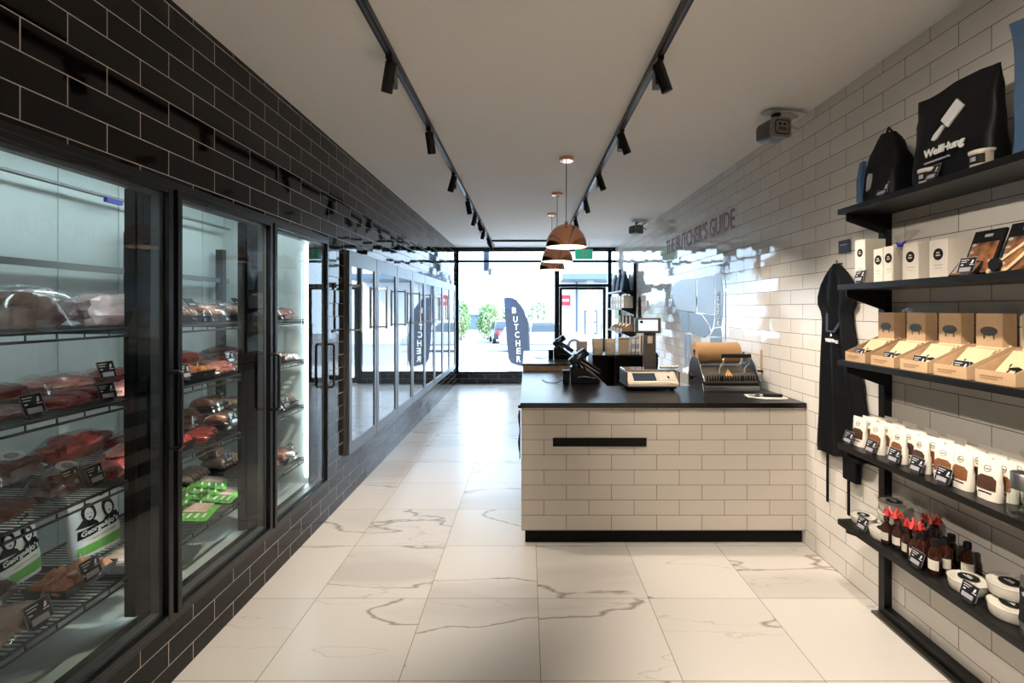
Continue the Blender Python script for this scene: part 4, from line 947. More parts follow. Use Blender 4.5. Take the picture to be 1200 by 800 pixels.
# ================================================================== cameras, exit sign
def cam_box(label, loc, s, rz):
    t = thing('wall_camera', label, 'security camera', loc, rz, 'bracketed cameras high on the white wall'); t.scale = (s, s, s)
    def rr(hw, hh, r, y):
        pts = []
        for cx, cz, a0 in ((hw - r, hh - r, 0), (-hw + r, hh - r, 90), (-hw + r, -hh + r, 180), (hw - r, -hh + r, 270)):
            for k in range(5):
                a = math.radians(a0 + k * 22.5); pts.append((cx + r * math.cos(a), y, cz + r * math.sin(a)))
        return pts
    b = MB(); b.loft([rr(0.085, 0.075, 0.03, 0.20), rr(0.095, 0.085, 0.03, 0.16), rr(0.095, 0.085, 0.03, 0.0)]).build('body', 'darkgrey', t)
    b = MB(); b.loft([rr(0.098, 0.088, 0.03, 0.0), rr(0.098, 0.088, 0.03, -0.03), rr(0.09, 0.08, 0.03, -0.035)]).build('front_bezel', 'skin_cam', t)
    b = MB(); b.loft([rr(0.074, 0.065, 0.03, -0.0345), rr(0.074, 0.065, 0.03, -0.037)]).build('black_ring', 'ink', t)
    b = MB(); b.loft([rr(0.064, 0.055, 0.025, -0.036), rr(0.064, 0.055, 0.025, -0.040)]).build('lens_plate', 'skin_cam', t)
    f = MB()
    for x in (-0.025, 0.022): f.box(x - 0.012, x + 0.012, -0.042, -0.040, 0.015, 0.035)
    for k in range(5): f.box(-0.035 + k * 0.017, -0.028 + k * 0.017, -0.042, -0.040, -0.035, -0.005)
    f.box(-0.038, 0.042, -0.042, -0.040, -0.012, -0.008); f.build('sensor_windows', 'ink', t)
    MB().path([(0.0, 0.06, 0.08), (-0.02, 0.06, 0.13), (0.05, 0.06, 0.15)], 0.018, 8).build('ball_joint', 'black', t)
    MB().path([(0.06, 0.05, 0.07), (0.16, 0.06, 0.05), (0.25, 0.06, 0.02)], [0.02, 0.018, 0.014], 8).path([(0.12, 0.06, 0.06), (0.17, 0.06, 0.12), (0.24, 0.06, 0.15)], 0.016, 8).build('bracket_arms', 'bracket', t)
    MB().box(-0.09, 0.30, 0.0, 0.13, 0.155, 0.165).build('ceiling_plate', 'bracket', t, bevel=0.003)
    return t
cam_box('larger-looking grey box camera on a bracket at the ceiling edge, nearer the shelves', (1.62, 3.22, 2.735), 0.72, 0.22)
cam_box('small distant grey box camera on a bracket beyond the wall lettering', (1.62, 7.3, 2.735), 0.72, 0.5)
ex = thing('exit_sign', 'green illuminated exit sign with a running figure above the glass door', 'exit sign', (1.06, 9.4, 2.60))
MB().box(-0.165, 0.165, -0.02, 0.02, -0.095, 0.10).build('housing', 'bracket', ex, bevel=0.005)
MB().box(-0.155, 0.155, -0.024, -0.02, -0.09, 0.085).build('face', 'exitgreen', ex)
f = MB(); f.T = Matrix.Translation((0, -0.026, 0.0))
f.prism([(-0.03, -0.075), (0.045, -0.075), (0.045, 0.07), (-0.03, 0.07)], -0.0, 0.001).build('door_symbol', 'print', ex)
f = MB(); f.T = Matrix.Translation((0, -0.028, 0.0))
f.prism([(0.012 * math.cos(a), 0.048 + 0.012 * math.sin(a)) for a in [2 * PI * i / 12 for i in range(12)]], 0, 0.001)
f.prism([(-0.012, 0.03), (0.014, 0.03), (0.008, -0.012), (-0.014, -0.012)], 0, 0.001).prism([(0.0, -0.01), (0.012, -0.012), (0.03, -0.05), (0.02, -0.056)], 0, 0.001).prism([(-0.014, -0.01), (-0.002, -0.012), (-0.022, -0.06), (-0.036, -0.056)], 0, 0.001).prism([(0.012, 0.03), (0.032, 0.004), (0.026, -0.002), (0.006, 0.02)], 0, 0.001)
f.build('running_figure', 'exitgreen', ex)
MB().tube((-0.1, 0, 0.1), (-0.1, 0, 0.275), 0.004).tube((0.1, 0, 0.1), (0.1, 0, 0.275), 0.004).build('hanger', 'bracket', ex)
# ================================================================== wall shelving by the camera
RX = -PI / 2
SF, SW = 1.60, XR - 0.001
RZ = [2.085, 1.698, 1.312, 0.885, 0.493]
ws = thing('wall_shelving', 'black five-tier wall shelving unit on the white tiled wall, nearest the camera', 'shelving', (SF, 1.8, 0))
Y0, Y1 = 0.95, 2.585
for y in (1.02, 2.575):
    rel(MB().box(SW - 0.04, SW, y - 0.022, y + 0.022, 0, 2.30), 'post', 'black', ws, ws, bevel=0.002)
for z in RZ:
    th = 0.028
    rel(MB().box(SF, SW - 0.001, Y0, Y1, z - th, z), 'shelf_board', 'blackwood', ws, ws, bevel=0.0015)
    for y in (1.02, 2.56):
        rel(MB().prism([(SF + 0.03, z - th), (SW - 0.02, z - th), (SW - 0.02, z - th - 0.10), (SW - 0.05, z - th - 0.10), (SF + 0.03, z - th - 0.035)], y - 0.004, y + 0.004, (0, 2, 1)), 'bracket', 'black', ws, ws)
rel(MB().box(SW - 0.045, SW, Y0 - 0.5, 2.553, 0.012, 0.05), 'base_rail', 'black', ws, ws)

def ontags(lst):
    for y, z, lab in lst:
        sc = 0.95
        inst(P['tag'], (SF + 0.025, y, z + 0.001), RX, lab, 'price tags on the wall shelving', scale=(sc, sc, sc))
ontags([
 (2.30, RZ[0], 'black price tag beside the blue-edged folded bag on the top shelf'),
 (2.02, RZ[0], 'black price tag before the small tub on the top shelf'),
 (2.46, RZ[1], 'black price tag in front of the tall cream box on the second shelf'),
 (1.86, RZ[1], 'black price tag in front of the food cards on the second shelf'),
 (2.47, RZ[2], 'black price tag on the first kraft display box from the apron'),
 (2.27, RZ[2], 'black price tag on the second kraft display box from the apron'),
 (2.09, RZ[2], 'black price tag on the third kraft display box from the apron'),
 (1.89, RZ[2], 'black price tag on the fourth kraft display box from the apron'),
 (2.545, RZ[3], 'black price tag at the apron end of the spice pouch shelf'),
 (2.38, RZ[3], 'second black price tag from the apron on the spice pouch shelf'),
 (2.23, RZ[3], 'third black price tag from the apron on the spice pouch shelf'),
 (2.10, RZ[3], 'fourth black price tag from the apron on the spice pouch shelf'),
 (1.965, RZ[3], 'fifth black price tag from the apron on the spice pouch shelf'),
 (2.44, RZ[4], 'black price tag between the small round tubs at the far end of the bottom shelf'),
 (2.10, RZ[4], 'black price tag in front of the ribboned gift bags, bottom shelf'),
 (1.85, RZ[4], 'black price tag between the larger-looking round tubs near the camera, bottom shelf')])

# ---- bottom shelf: tubs
def round_tub():
    t = thing('round_tub', 'x', 'tub', group='round white tubs with black stickers')
    r = 0.064
    MB().lathe([(0, 0), (r * 0.88, 0), (r * 0.92, 0.004), (r, 0.038), (r, 0.041), (0, 0.041)], (0, 0, 0), 36).build('tub', 'tub', t)
    MB().lathe([(r * 1.0, 0.036), (r * 1.06, 0.036), (r * 1.06, 0.048), (r * 1.02, 0.050), (r * 0.98, 0.046), (0.001, 0.046)], (0, 0, 0), 36).build('clear_lid', 'film', t)
    s = MB().lathe([(0.001, 0.0478), (r * 0.5, 0.0478), (r * 0.5, 0.0465)], (0, 0, 0), 28).build('sticker', 'ink', t)
    w_ = MB().box(-0.017, 0.017, -0.007, -0.003, 0.048, 0.0486).box(-0.012, 0.012, 0.003, 0.006, 0.048, 0.0486)
    w_.build('sticker_print', 'print', s)
    return t
P['tub'] = round_tub()
for x, y, dz, l, s in ((1.70, 2.535, 0, 'small round white tub at the far end of the bottom shelf, behind a tag', .85),
  (1.685, 2.36, 0, 'single round white tub in front of the tall pile, bottom shelf', 1.0),
  (1.775, 2.43, 0, 'lowest round white tub of the three-high pile by the shelf post', 1.0),
  (1.775, 2.43, 0.051, 'middle round white tub of the three-high pile by the shelf post', 1.0),
  (1.778, 2.428, 0.102, 'topmost round white tub of the three-high pile by the shelf post', 1.0),
  (1.70, 1.93, 0, 'round white tub alone beside the dark sauce bottles, bottom shelf', 1.02),
  (1.70, 1.76, 0, 'lower round white tub of the two-high pile next to the black label pouch', 1.02),
  (1.735, 1.80, 0.053, 'upper round white tub of the two-high pile next to the black label pouch', 1.02)):
    inst(P['tub'], (x, y, RZ[4] + 0.001 + dz), RX, l, scale=(s, s, s))
# sauce bottles
def bottle():
    t = thing('sauce_bottle', 'x', 'bottle', group='dark sauce bottles on the bottom shelf')
    MB().lathe([(0, 0), (0.021, 0), (0.023, 0.004), (0.023, 0.085), (0.018, 0.10), (0.010, 0.112), (0.010, 0.122)], (0, 0, 0), 20, False).build('bottle', 'amber', t)
    MB().lathe([(0, 0.140), (0.013, 0.140), (0.014, 0.136), (0.014, 0.114), (0.010, 0.113)], (0, 0, 0), 18).build('cap', 'black', t)
    lb = MB(); lb.loft([[(0.0236 * math.sin(a), -0.0236 * math.cos(a), z) for a in [-1.1 + 2.2 * i / 10 for i in range(11)]] for z in (0.02, 0.06)], False, True, False).build('label', 'offwhite', t)
    return t
P['bot'] = bottle()
for i, (x, y) in enumerate(((1.665, 2.11), (1.72, 2.13), (1.77, 2.09), (1.665, 2.045), (1.72, 2.06), (1.775, 2.02))):
    inst(P['bot'], (x, y, RZ[4] + 0.001), RX + 0.3 * (i - 2), ['dark sauce bottle at the shelf edge nearest the ribboned bags', 'dark sauce bottle in the middle beside the ribboned bags', 'dark sauce bottle by the wall beside the ribboned bags', 'dark sauce bottle at the shelf edge nearest the round tubs', 'dark sauce bottle in the middle nearest the round tubs', 'dark sauce bottle by the wall nearest the round tubs'][i])
# gift bags
def gift():
    t = thing('gift_bag', 'x', 'gift bag', group='cellophane gift bags with red ribbons')
    for i, (x, y) in enumerate(((-0.026, 0), (0.026, 0.0), (0, 0.03))):
        MB().lathe([(0, 0), (0.020, 0), (0.022, 0.004), (0.022, 0.075), (0.009, 0.095), (0.009, 0.102), (0.012, 0.103), (0.012, 0.122), (0, 0.123)], (x, y, 0.003), 16).build('bottle', 'sauce', t)
        MB().loft([[(x + 0.0226 * math.sin(a), y - 0.0226 * math.cos(a), z) for a in [-0.9 + 1.8 * q / 8 for q in range(9)]] for z in (0.02, 0.055)], False, True, False).build('label', 'offwhite', t)
    f = MB(); rings = []
    for z, k in ((0, 0.047), (0.04, 0.049), (0.09, 0.045), (0.12, 0.025), (0.135, 0.014), (0.155, 0.035), (0.185, 0.06), (0.205, 0.07)):
        rings.append([(k * math.cos(a) * (1 + 0.22 * math.sin(5 * a + z * 40)), k * 0.75 * math.sin(a) * (1 + 0.22 * math.cos(6 * a + z * 20)) + 0.01, z + (0.012 * math.sin(4 * a) if z > 0.15 else 0)) for a in [2 * PI * i / 28 for i in range(28)]])
    f.loft(rings, False, False).build('cellophane', 'filmcrisp', t)
    r = MB(); r.lathe([(0.017, 0.128), (0.018, 0.134), (0.017, 0.142)], (0, 0.01, 0), 16)
    R = random.Random(2)
    for i in range(7):
        a = i / 7 * 2 * PI; r.path([(0.012 * math.cos(a), 0.01 + 0.012 * math.sin(a), 0.135), (0.034 * math.cos(a), 0.01 + 0.03 * math.sin(a), 0.158), (0.04 * math.cos(a), 0.01 + 0.036 * math.sin(a), 0.140), (0.014 * math.cos(a), 0.01 + 0.012 * math.sin(a), 0.133)], [0.003, 0.007, 0.007, 0.003], 6)
    r.build('ribbon', 'red', t)
    return t
P['gift'] = gift()
for x, y, l in ((1.665, 2.285, 'cellophane gift bag with red ribbon nearest the round tub pile'), (1.785, 2.225, 'cellophane gift bag with red ribbon standing by the wall'), (1.665, 2.17, 'cellophane gift bag with red ribbon nearest the sauce bottles')):
    inst(P['gift'], (x, y, RZ[4] + 0.001), RX + 0.4 * (y - 2.2) * 10, l)
# black label pouches near edge
def big_pouch(name, label, m):
    t = thing(name, label, 'pouch', group='grey standing pouches with black labels')
    pouch_body(MB(), 0.14, 0.19, 0.06, seed=9, crumple=0.004, flare=0.08).build('pouch', m, t)
    S = pouch_S(0.14, 0.19, 0.06, seed=9, crumple=0.004, flare=0.08)
    conform(MB().prism([(-0.064, 0.045), (0.064, 0.045), (0.066, 0.155), (-0.066, 0.155)], -0.0016, -0.001).build('label', 'card', t), S)
    q = MB()
    for k in range(5):
        q.prism([(-0.045 + k * 0.022 + 0.008 * math.cos(a), 0.138 + 0.008 * math.sin(a)) for a in [2 * PI * i / 10 for i in range(10)]], -0.0026, -0.002)
    conform(q.build('round_marks', 'greyprint', t), S, 0)
    g = MB()
    for x0, x1, z0, z1 in ((-.03, .02, .105, .113), (-.042, .034, .088, .099), (-.038, .04, .072, .083), (-.022, .022, .060, .066)): g.prism([(x0, z0), (x1, z0 + .003), (x1 + .003, z1 + .003), (x0 + .003, z1)], -0.0028, -0.0020)
    conform(g.build('gold_print', 'gold', t), S, 1)
    return t
P['big'] = big_pouch('standing_pouch', 'x', 'steelsatin')
inst(P['big'], (1.665, 1.61, RZ[4] + 0.001), RX + 0.1, 'grey standing pouch with black and gold label, front of the bottom shelf near the camera')
inst(P['big'], (1.745, 1.61, RZ[4] + 0.001), RX, 'grey standing pouch right behind another at the near end of the bottom shelf')

# ---- spice pouches
def spice(m):
    t = thing('spice_pouch', 'x', 'spice pouch', group='white spice pouches with clear windows')
    w_, h_, d_ = 0.086, 0.145, 0.038
    pouch_body(MB(), w_, h_, d_, seed=4, crumple=0.002, n=20, nz=9).build('pouch', 'pouchwhite', t)
    S = pouch_S(w_, h_, d_, seed=4, crumple=0.002)
    conform(MB().prism([(-0.034, 0.038), (0.034, 0.038), (0.034, 0.078), (0.02, 0.088), (-0.02, 0.088), (-0.034, 0.078)], -0.0018, -0.001).build('window', m, t), S, 2)
    i_ = MB(); i_.box(-0.026, 0.022, -0.0018, -0.001, 0.024, 0.029)
    n = 16
    for k in range(n):
        a0, a1 = 2 * PI * k / n, 2 * PI * (k + 1) / n
        i_.prism([(0.012 * math.cos(a0), 0.112 + 0.012 * math.sin(a0)), (0.012 * math.cos(a1), 0.112 + 0.012 * math.sin(a1)), (0.0105 * math.cos(a1), 0.112 + 0.0105 * math.sin(a1)), (0.0105 * math.cos(a0), 0.112 + 0.0105 * math.sin(a0))], -0.0016, -0.001)
    i_.box(-0.007, 0.007, -0.0018, -0.001, 0.110, 0.1125); conform(i_.build('printed_mark', 'ink', t), S, 0)
    return t
P['sp1'] = spice('spice'); P['sp2'] = spice('spicedark')
cols = [2.515, 2.385, 2.255, 2.12, 2.005, 1.915, 1.815]
fr_n = ['nearest the apron', 'second from the apron', 'third from the apron', 'fourth from the apron', 'fifth from the apron', 'sixth from the apron', 'next to the glass jar']
R = random.Random(5)
for i, y in enumerate(cols):
    for k in range(4):
        x = 1.672 + k * 0.05
        if x > 1.84: continue
        nm = ['front', 'second', 'third', 'rear'][k]
        inst(P['sp1' if (i + (k > 0)) % 3 else 'sp2'], (x, y + R.uniform(-.006, .006) - (0.012 * k if i > 3 else 0), RZ[3] + 0.001), RX + R.uniform(-.12, .16), f'{nm} white spice pouch of the file {fr_n[i]}')
# jar with clip lid and bag with blue tie
jr = thing('glass_jar', 'clear glass jar with a steel band at the near end of the spice shelf', 'jar', (1.665, 1.675, RZ[3] + 0.001))
MB().lathe([(0, 0), (0.038, 0), (0.042, 0.005), (0.042, 0.07), (0.036, 0.08), (0.034, 0.13)], (0, 0, 0), 28).build('jar', 'jar', jr)
MB().lathe([(0.0365, 0.085), (0.038, 0.085), (0.038, 0.135), (0.036, 0.138), (0, 0.138)], (0, 0, 0), 28).build('steel_lid', 'steelsatin', jr)
tb = thing('tied_bag', 'clear twisted bag with a blue tie behind the glass jar, spice shelf', 'bag', (1.77, 1.745, RZ[3] + 0.001))
rings = []
for z, k in ((0, 0.045), (0.05, 0.05), (0.10, 0.04), (0.13, 0.008), (0.14, 0.01), (0.17, 0.035), (0.19, 0.04)):
    rings.append([(k * math.cos(a) * (1 + 0.15 * math.sin(5 * a)), k * math.sin(a), z) for a in [2 * PI * i / 24 for i in range(24)]])
MB().loft(rings, False, True).build('bag', 'filmcrisp', tb)
MB().lathe([(0.010, 0.126), (0.014, 0.132), (0.010, 0.140)], (0, 0, 0), 12).path([(-0.02, 0, 0.14), (0, 0, 0.133), (0.022, 0, 0.142)], 0.005, 6).build('tie', 'bluetie', tb)
MB().lathe([(0, 0.004), (0.035, 0.004), (0.04, 0.05), (0.03, 0.09), (0, 0.1)], (0, 0, 0), 16).build('contents', 'offwhite', tb)

# ---- kraft display boxes
def display_box():
    t = thing('display_box', 'x', 'display box', group='kraft display boxes of jerky packets')
    w_ = 0.15; D = 0.22; fy = -0.11
    b = MB(); th = 0.003
    b.box(-w_ / 2, w_ / 2, fy, fy + D, 0, th).box(-w_ / 2, w_ / 2, fy, fy + th, th, 0.045)
    side = [(fy, th), (fy + D, th), (fy + D, 0.12), (fy + 0.16, 0.12), (fy, 0.045)]
    for sx in (-1, 1): b.prism(side, sx * w_ / 2 - (th if sx > 0 else 0), sx * w_ / 2 + (th if sx < 0 else 0), (1, 2, 0))
    b.build('tray', 'kraft', t)
    MB().box(-w_ / 2 + 0.004, w_ / 2 - 0.035, fy + 0.165, fy + D, 0.004, 0.243).build('header_box', 'kraft', t, bevel=0.001)
    f = MB(); f.T = Matrix.Translation((-0.015, fy + 0.1635, 0.155))
    n = 18; f.prism([(0.036 * math.cos(2 * PI * i / n), 0.018 * math.sin(2 * PI * i / n) + 0.02) for i in range(n)], 0, 0.001)
    for x in (-0.022, 0.018): f.box(x, x + 0.006, 0, 0.001, -0.012, 0.01)
    f.build('animal_print', 'devgrey', t)
    f = MB(); f.box(-w_ / 2 + 0.02, 0.03, fy - 0.001, fy, 0.022, 0.028).box(-w_ / 2 + 0.02, 0.01, fy - 0.001, fy, 0.014, 0.018); f.build('printed_lines', 'kraftdark', t)
    f = MB().box(-0.04, 0.01, fy + 0.1635, fy + 0.165, 0.08, 0.084).box(-0.035, 0.005, fy + 0.1635, fy + 0.165, 0.10, 0.103)
    f.build('header_print', 'kraftdark', t)
    R = random.Random(1)
    for k in range(5):
        e = MB(); e.T = Matrix.Translation((R.uniform(-.006, .004), fy + 0.035 + k * 0.022, 0.006)) @ Matrix.Rotation(-0.72 + 0.04 * k, 4, 'X') @ Matrix.Rotation(R.uniform(-.04, .06), 4, 'Y')
        e.box(-0.06, 0.058, -0.003, 0.003, 0, 0.135); o = e.build('packet', 'kraft' if k % 2 else 'woodpale', t, bevel=0.001)
        if k == 0:
            a = MB(); a.T = e.T; a.prism([(-0.02, 0.06), (0.01, 0.068), (0.028, 0.062), (0.03, 0.05), (0.022, 0.052), (0.02, 0.035), (0.014, 0.035), (0.012, 0.05), (-0.008, 0.05), (-0.012, 0.033), (-0.018, 0.033), (-0.016, 0.05), (-0.028, 0.075), (-0.02, 0.078)], -0.004, -0.003)
            a.build('animal_print', 'ink', o)
    return t
P['disp'] = display_box()
for y, l in ((2.475, 'kraft display box of packets nearest the apron'), (2.285, 'second kraft display box of packets from the apron'), (2.10, 'third kraft display box of packets from the apron'), (1.92, 'fourth kraft display box of packets from the apron'), (1.735, 'kraft display box of packets nearest the camera')):
    inst(P['disp'], (1.728, y, RZ[2] + 0.001), RX, l)

# ---- second shelf boxes
def carton(name, label, w_, d_, h_, loc, rz=RX, two=False, circ=0.02, cz=0.7):
    t = thing(name, label, 'box', loc, rz, 'cream cartons with round black marks')
    MB().box(-w_ / 2, w_ / 2, -d_ / 2, d_ / 2, 0, h_).build('carton', 'offwhite', t, bevel=0.0015)
    n = 24
    m = MB(); m.T = Matrix.Translation((0, -d_ / 2, h_ * cz)); m.prism([(circ * math.cos(2 * PI * i / n), circ * math.sin(2 * PI * i / n)) for i in range(n)], -0.001, 0.0)
    a = m.build('round_mark', 'ink', t)
    m = MB(); m.T = Matrix.Translation((0, -d_ / 2, h_ * cz)); m.box(-circ * .45, circ * .45, -0.0018, -0.001, -circ * .3, -circ * .05).box(-circ * .3, circ * .3, -0.0018, -0.001, circ * .15, circ * .4).build('mark_print', 'beige', a)
    MB().box(-w_ * .25, w_ * .25, -d_ / 2 - 0.0008, -d_ / 2, h_ * .33, h_ * .35).box(-w_ * .2, w_ * .2, -d_ / 2 - 0.0008, -d_ / 2, h_ * .25, h_ * .265).build('fine_print', 'greyprint', t)
    return t
z = RZ[1] + 0.001
carton('tall_carton', 'tall cream carton at the apron end of the second shelf', 0.075, 0.10, 0.215, (1.69, 2.47, z))
carton('small_carton', 'first small cream carton with a round black mark, beside the tall one', 0.062, 0.06, 0.155, (1.665, 2.335, z), circ=0.022, cz=.66)
carton('small_carton', 'second small cream carton with a round black mark, next to the clear bag', 0.062, 0.06, 0.158, (1.665, 2.268, z), circ=0.022, cz=.66)
carton('small_carton', 'cream carton behind the two small ones on the second shelf', 0.07, 0.07, 0.19, (1.80, 2.38, z), circ=0.022)
carton('square_carton', 'square cream carton behind the clear blue-tied bag, second shelf', 0.09, 0.09, 0.16, (1.70, 2.165, z), circ=0.024, cz=.62)
carton('square_carton', 'square cream carton next to the food cards, second shelf', 0.09, 0.10, 0.155, (1.715, 2.03, z), circ=0.024, cz=.62)
tb = thing('clear_bag', 'clear cellophane bag with a blue tie and splayed top on the second shelf', 'bag', (1.65, 2.215, z))
rings = []
for zz, k in ((0, 0.028), (0.08, 0.03), (0.13, 0.022), (0.155, 0.008), (0.165, 0.010), (0.19, 0.035), (0.215, 0.06)):
    rings.append([(k * math.cos(a) * (1 + 0.25 * math.sin(5 * a)), k * math.sin(a) - (0.06 * (zz - 0.16) * 10 if zz > 0.16 else 0), zz + (0.012 * math.sin(3 * a) if zz > .18 else 0)) for a in [2 * PI * i / 24 for i in range(24)]])
MB().loft(rings, False, False).build('bag', 'filmcrisp', tb)
MB().lathe([(0.010, 0.150), (0.015, 0.157), (0.010, 0.165)], (0, 0, 0), 12).path([(-0.02, 0, 0.165), (0, 0, 0.158), (0.0, -0.03, 0.168)], 0.005, 6).build('tie', 'bluetie', tb)
def food_card(label, loc, w_, h_, tilt, rz):
    t = thing('food_card', label, 'card', loc, rz, 'glossy food photo cards on the second shelf')
    T = Matrix.Rotation(-tilt, 4, 'X')
    m = MB(); m.T = T; m.box(-w_ / 2, w_ / 2, -0.006, 0.006, 0, h_).build('card_pack', 'card', t, bevel=0.002)
    m = MB(); m.T = T; m.box(-w_ * .42, w_ * .42, -0.007, -0.006, h_ * .05, h_ * .72).build('food_photo', 'photo_print', t)
    m = MB(); m.T = T
    for i in range(4): m.prism([(-w_ * .44 + 0.010 * math.cos(a) + 0.012, h_ * (.2 + .16 * i) + 0.006 * math.sin(a)) for a in [2 * PI * k / 10 for k in range(10)]], -0.008, -0.007)
    m.box(-w_ * .1, w_ * .15, -0.0075, -0.006, h_ * .84, h_ * .90)
    m.build('card_print', 'greyprint', t)
food_card('glossy food photo card standing first after the cream cartons', (1.70, 1.90, z), 0.13, 0.185, 0.35, RX)
food_card('glossy food photo card standing second after the cream cartons', (1.71, 1.765, z), 0.13, 0.195, 0.35, RX)
food_card('low food photo card lying in front of the tall cards', (1.665, 1.925, z), 0.10, 0.09, 0.75, RX + 0.1)
food_card('dark photo card at the near end of the second shelf, behind the wooden rack', (1.75, 1.66, z), 0.13, 0.22, 0.3, RX)
wr = thing('wooden_rack', 'small bent pale wooden rack on the second shelf near the camera', 'rack', (1.65, 1.72, z), RX)
MB().path([(-0.075, 0, 0.008), (0.0, 0, 0.012), (0.05, 0.0, 0.05), (0.09, 0, 0.085)], 0.008, 6).path([(-0.07, -0.0, 0.045), (-0.02, 0, 0.045), (0.02, 0.0, 0.07), (0.09, 0, 0.11)], 0.006, 6).build('wooden_arm', 'woodpale', wr)
MB().lathe([(0, 0), (0.022, 0), (0.022, 0.012), (0, 0.012)], (0, 0, 0), 20).build('round_block', 'ink', wr, loc=(-0.03, -0.01, 0.03)).rotation_euler = (PI / 2, 0, 0)

# ---- top shelf
z = RZ[0] + 0.001
def carrier(name, label, w_, h_, d_, m, loc, rz, seed, pinch=0.0):
    t = thing(name, label, 'bag', loc, rz, 'carrier bags on the top shelf')
    rings = []; n = 28
    for j in range(11):
        v = j / 10; ring = []
        for i in range(n):
            a = 2 * PI * i / n; ca, sa = math.cos(a), math.sin(a)
            ww = w_ / 2 * (1 - pinch * v ** 3) ; dd = d_ / 2 * (1 - 0.9 * v ** 1.5) + 0.003
            x = math.copysign(abs(ca) ** 0.35, ca) * ww; y = math.copysign(abs(sa) ** 0.5, sa) * dd
            q = 0.010 * noise.noise(Vector((x * 14, v * 5, seed + (4 if sa > 0 else 0))))
            ring.append((x + 0.01 * noise.noise(Vector((v * 4, seed, 0))), y + q, v * h_ + 0.008 * math.sin(x * 20 + seed) * v))
        rings.append(ring)
    MB().loft(rings, True, True).build('bag', m, t)
    return t
b1 = carrier('cool_bag', 'slouched black bag with a blue side at the apron end of the top shelf', 0.24, 0.32, 0.16, 'blackbag', (1.71, 2.37, z), RX, 3, 0.65)
MB().path([(-0.02, 0, 0.31), (0.0, 0, 0.345), (0.03, 0, 0.31)], 0.006, 6).build('handle', 'blackbag', b1)
MB().prism([(-0.10, 0.01), (-0.06, 0.0), (-0.068, 0.12), (-0.05, 0.2), (-0.075, 0.20), (-0.10, 0.12)], -0.088, -0.07).build('blue_panel', 'bluebag', b1)
MB().prism([(-0.03, 0.05), (-0.015, 0.06), (-0.01, 0.13), (-0.022, 0.11)], -0.089, -0.070).build('logo_print', 'greyprint', b1)
b2 = carrier('carrier_bag', 'large black carrier bag with white knife logo and lettering on the top shelf', 0.38, 0.375, 0.10, 'blackbag', (1.69, 1.97, z), RX, 7, 0.02)
T = Matrix.Translation((0, -0.062, 0)) @ Matrix.Rotation(-0.10, 4, 'X')
lg = MB(); lg.T = T @ Matrix.Translation((-0.01, 0, 0.225)) @ Matrix.Rotation(math.radians(-42), 4, 'Y')
lg.prism([(-0.005, -0.026), (0.085, -0.026), (0.085, 0.026), (-0.005, 0.026)], -0.0015, 0.006).prism([(-0.075, -0.008), (-0.062, -0.014), (-0.012, -0.008), (-0.012, 0.006), (-0.060, 0.010), (-0.078, 0.004)], -0.0015, 0.006)
lg.build('knife_logo', 'print', b2)
text('WellHung', 0.05, (0.015, -0.068, 0.112), '-y', 'print', b2, 'bag_lettering', fit=(0.19, 0.042), bold=0.0012, tilt=-0.10, extrude=0.002)
text('EATING BETTER', 0.012, (-0.02, -0.068, 0.079), '-y', 'greyprint', b2, 'small_lettering', fit=(0.11, 0.008), tilt=-0.10, extrude=0.002) if False else None
MB().box(-0.08, 0.04, -0.067, -0.060, 0.076, 0.082).build('small_line', 'greyprint', b2)
b3 = carrier('carrier_bag', 'blue woven carrier bag at the near end of the top shelf', 0.24, 0.46, 0.10, 'bluebag', (1.66, 1.56, z), RX, 12, -0.35)

def small_tub(label, loc):
    t = thing('small_tub', label, 'tub', loc, RX, 'small round tubs on the top shelf')
    MB().lathe([(0, 0), (0.034, 0), (0.036, 0.004), (0.038, 0.055), (0, 0.055)], (0, 0, 0), 28).build('tub', 'beige', t)
    MB().lathe([(0.040, 0.052), (0.041, 0.052), (0.041, 0.062), (0, 0.063)], (0, 0, 0), 28).build('lid', 'offwhite', t)
    MB().loft([[(0.0378 * math.sin(a), -0.0378 * math.cos(a), zz) for a in [-1 + 2 * i / 10 for i in range(11)]] for zz in (0.012, 0.046)], False, True, False).build('label', 'ink', t)
    MB().loft([[(0.0384 * math.sin(a), -0.0384 * math.cos(a), zz) for a in [-.3 + .6 * i / 6 for i in range(7)]] for zz in (0.022, 0.038)], False, True, False).build('label_print', 'greyprint', t)
small_tub('small cream tub half behind a price tag on the top shelf', (1.655, 2.06, z))
small_tub('small cream tub between the black and blue carrier bags', (1.655, 1.82, z))
wr_ = MB().box(1.78, 1.85, 1.60, 1.80, z, z + 0.12)
tag(wr_.build('dark_box', 'blackwood', bevel=0.002), 'plain dark box by the wall behind the small tub, top shelf', 'box')

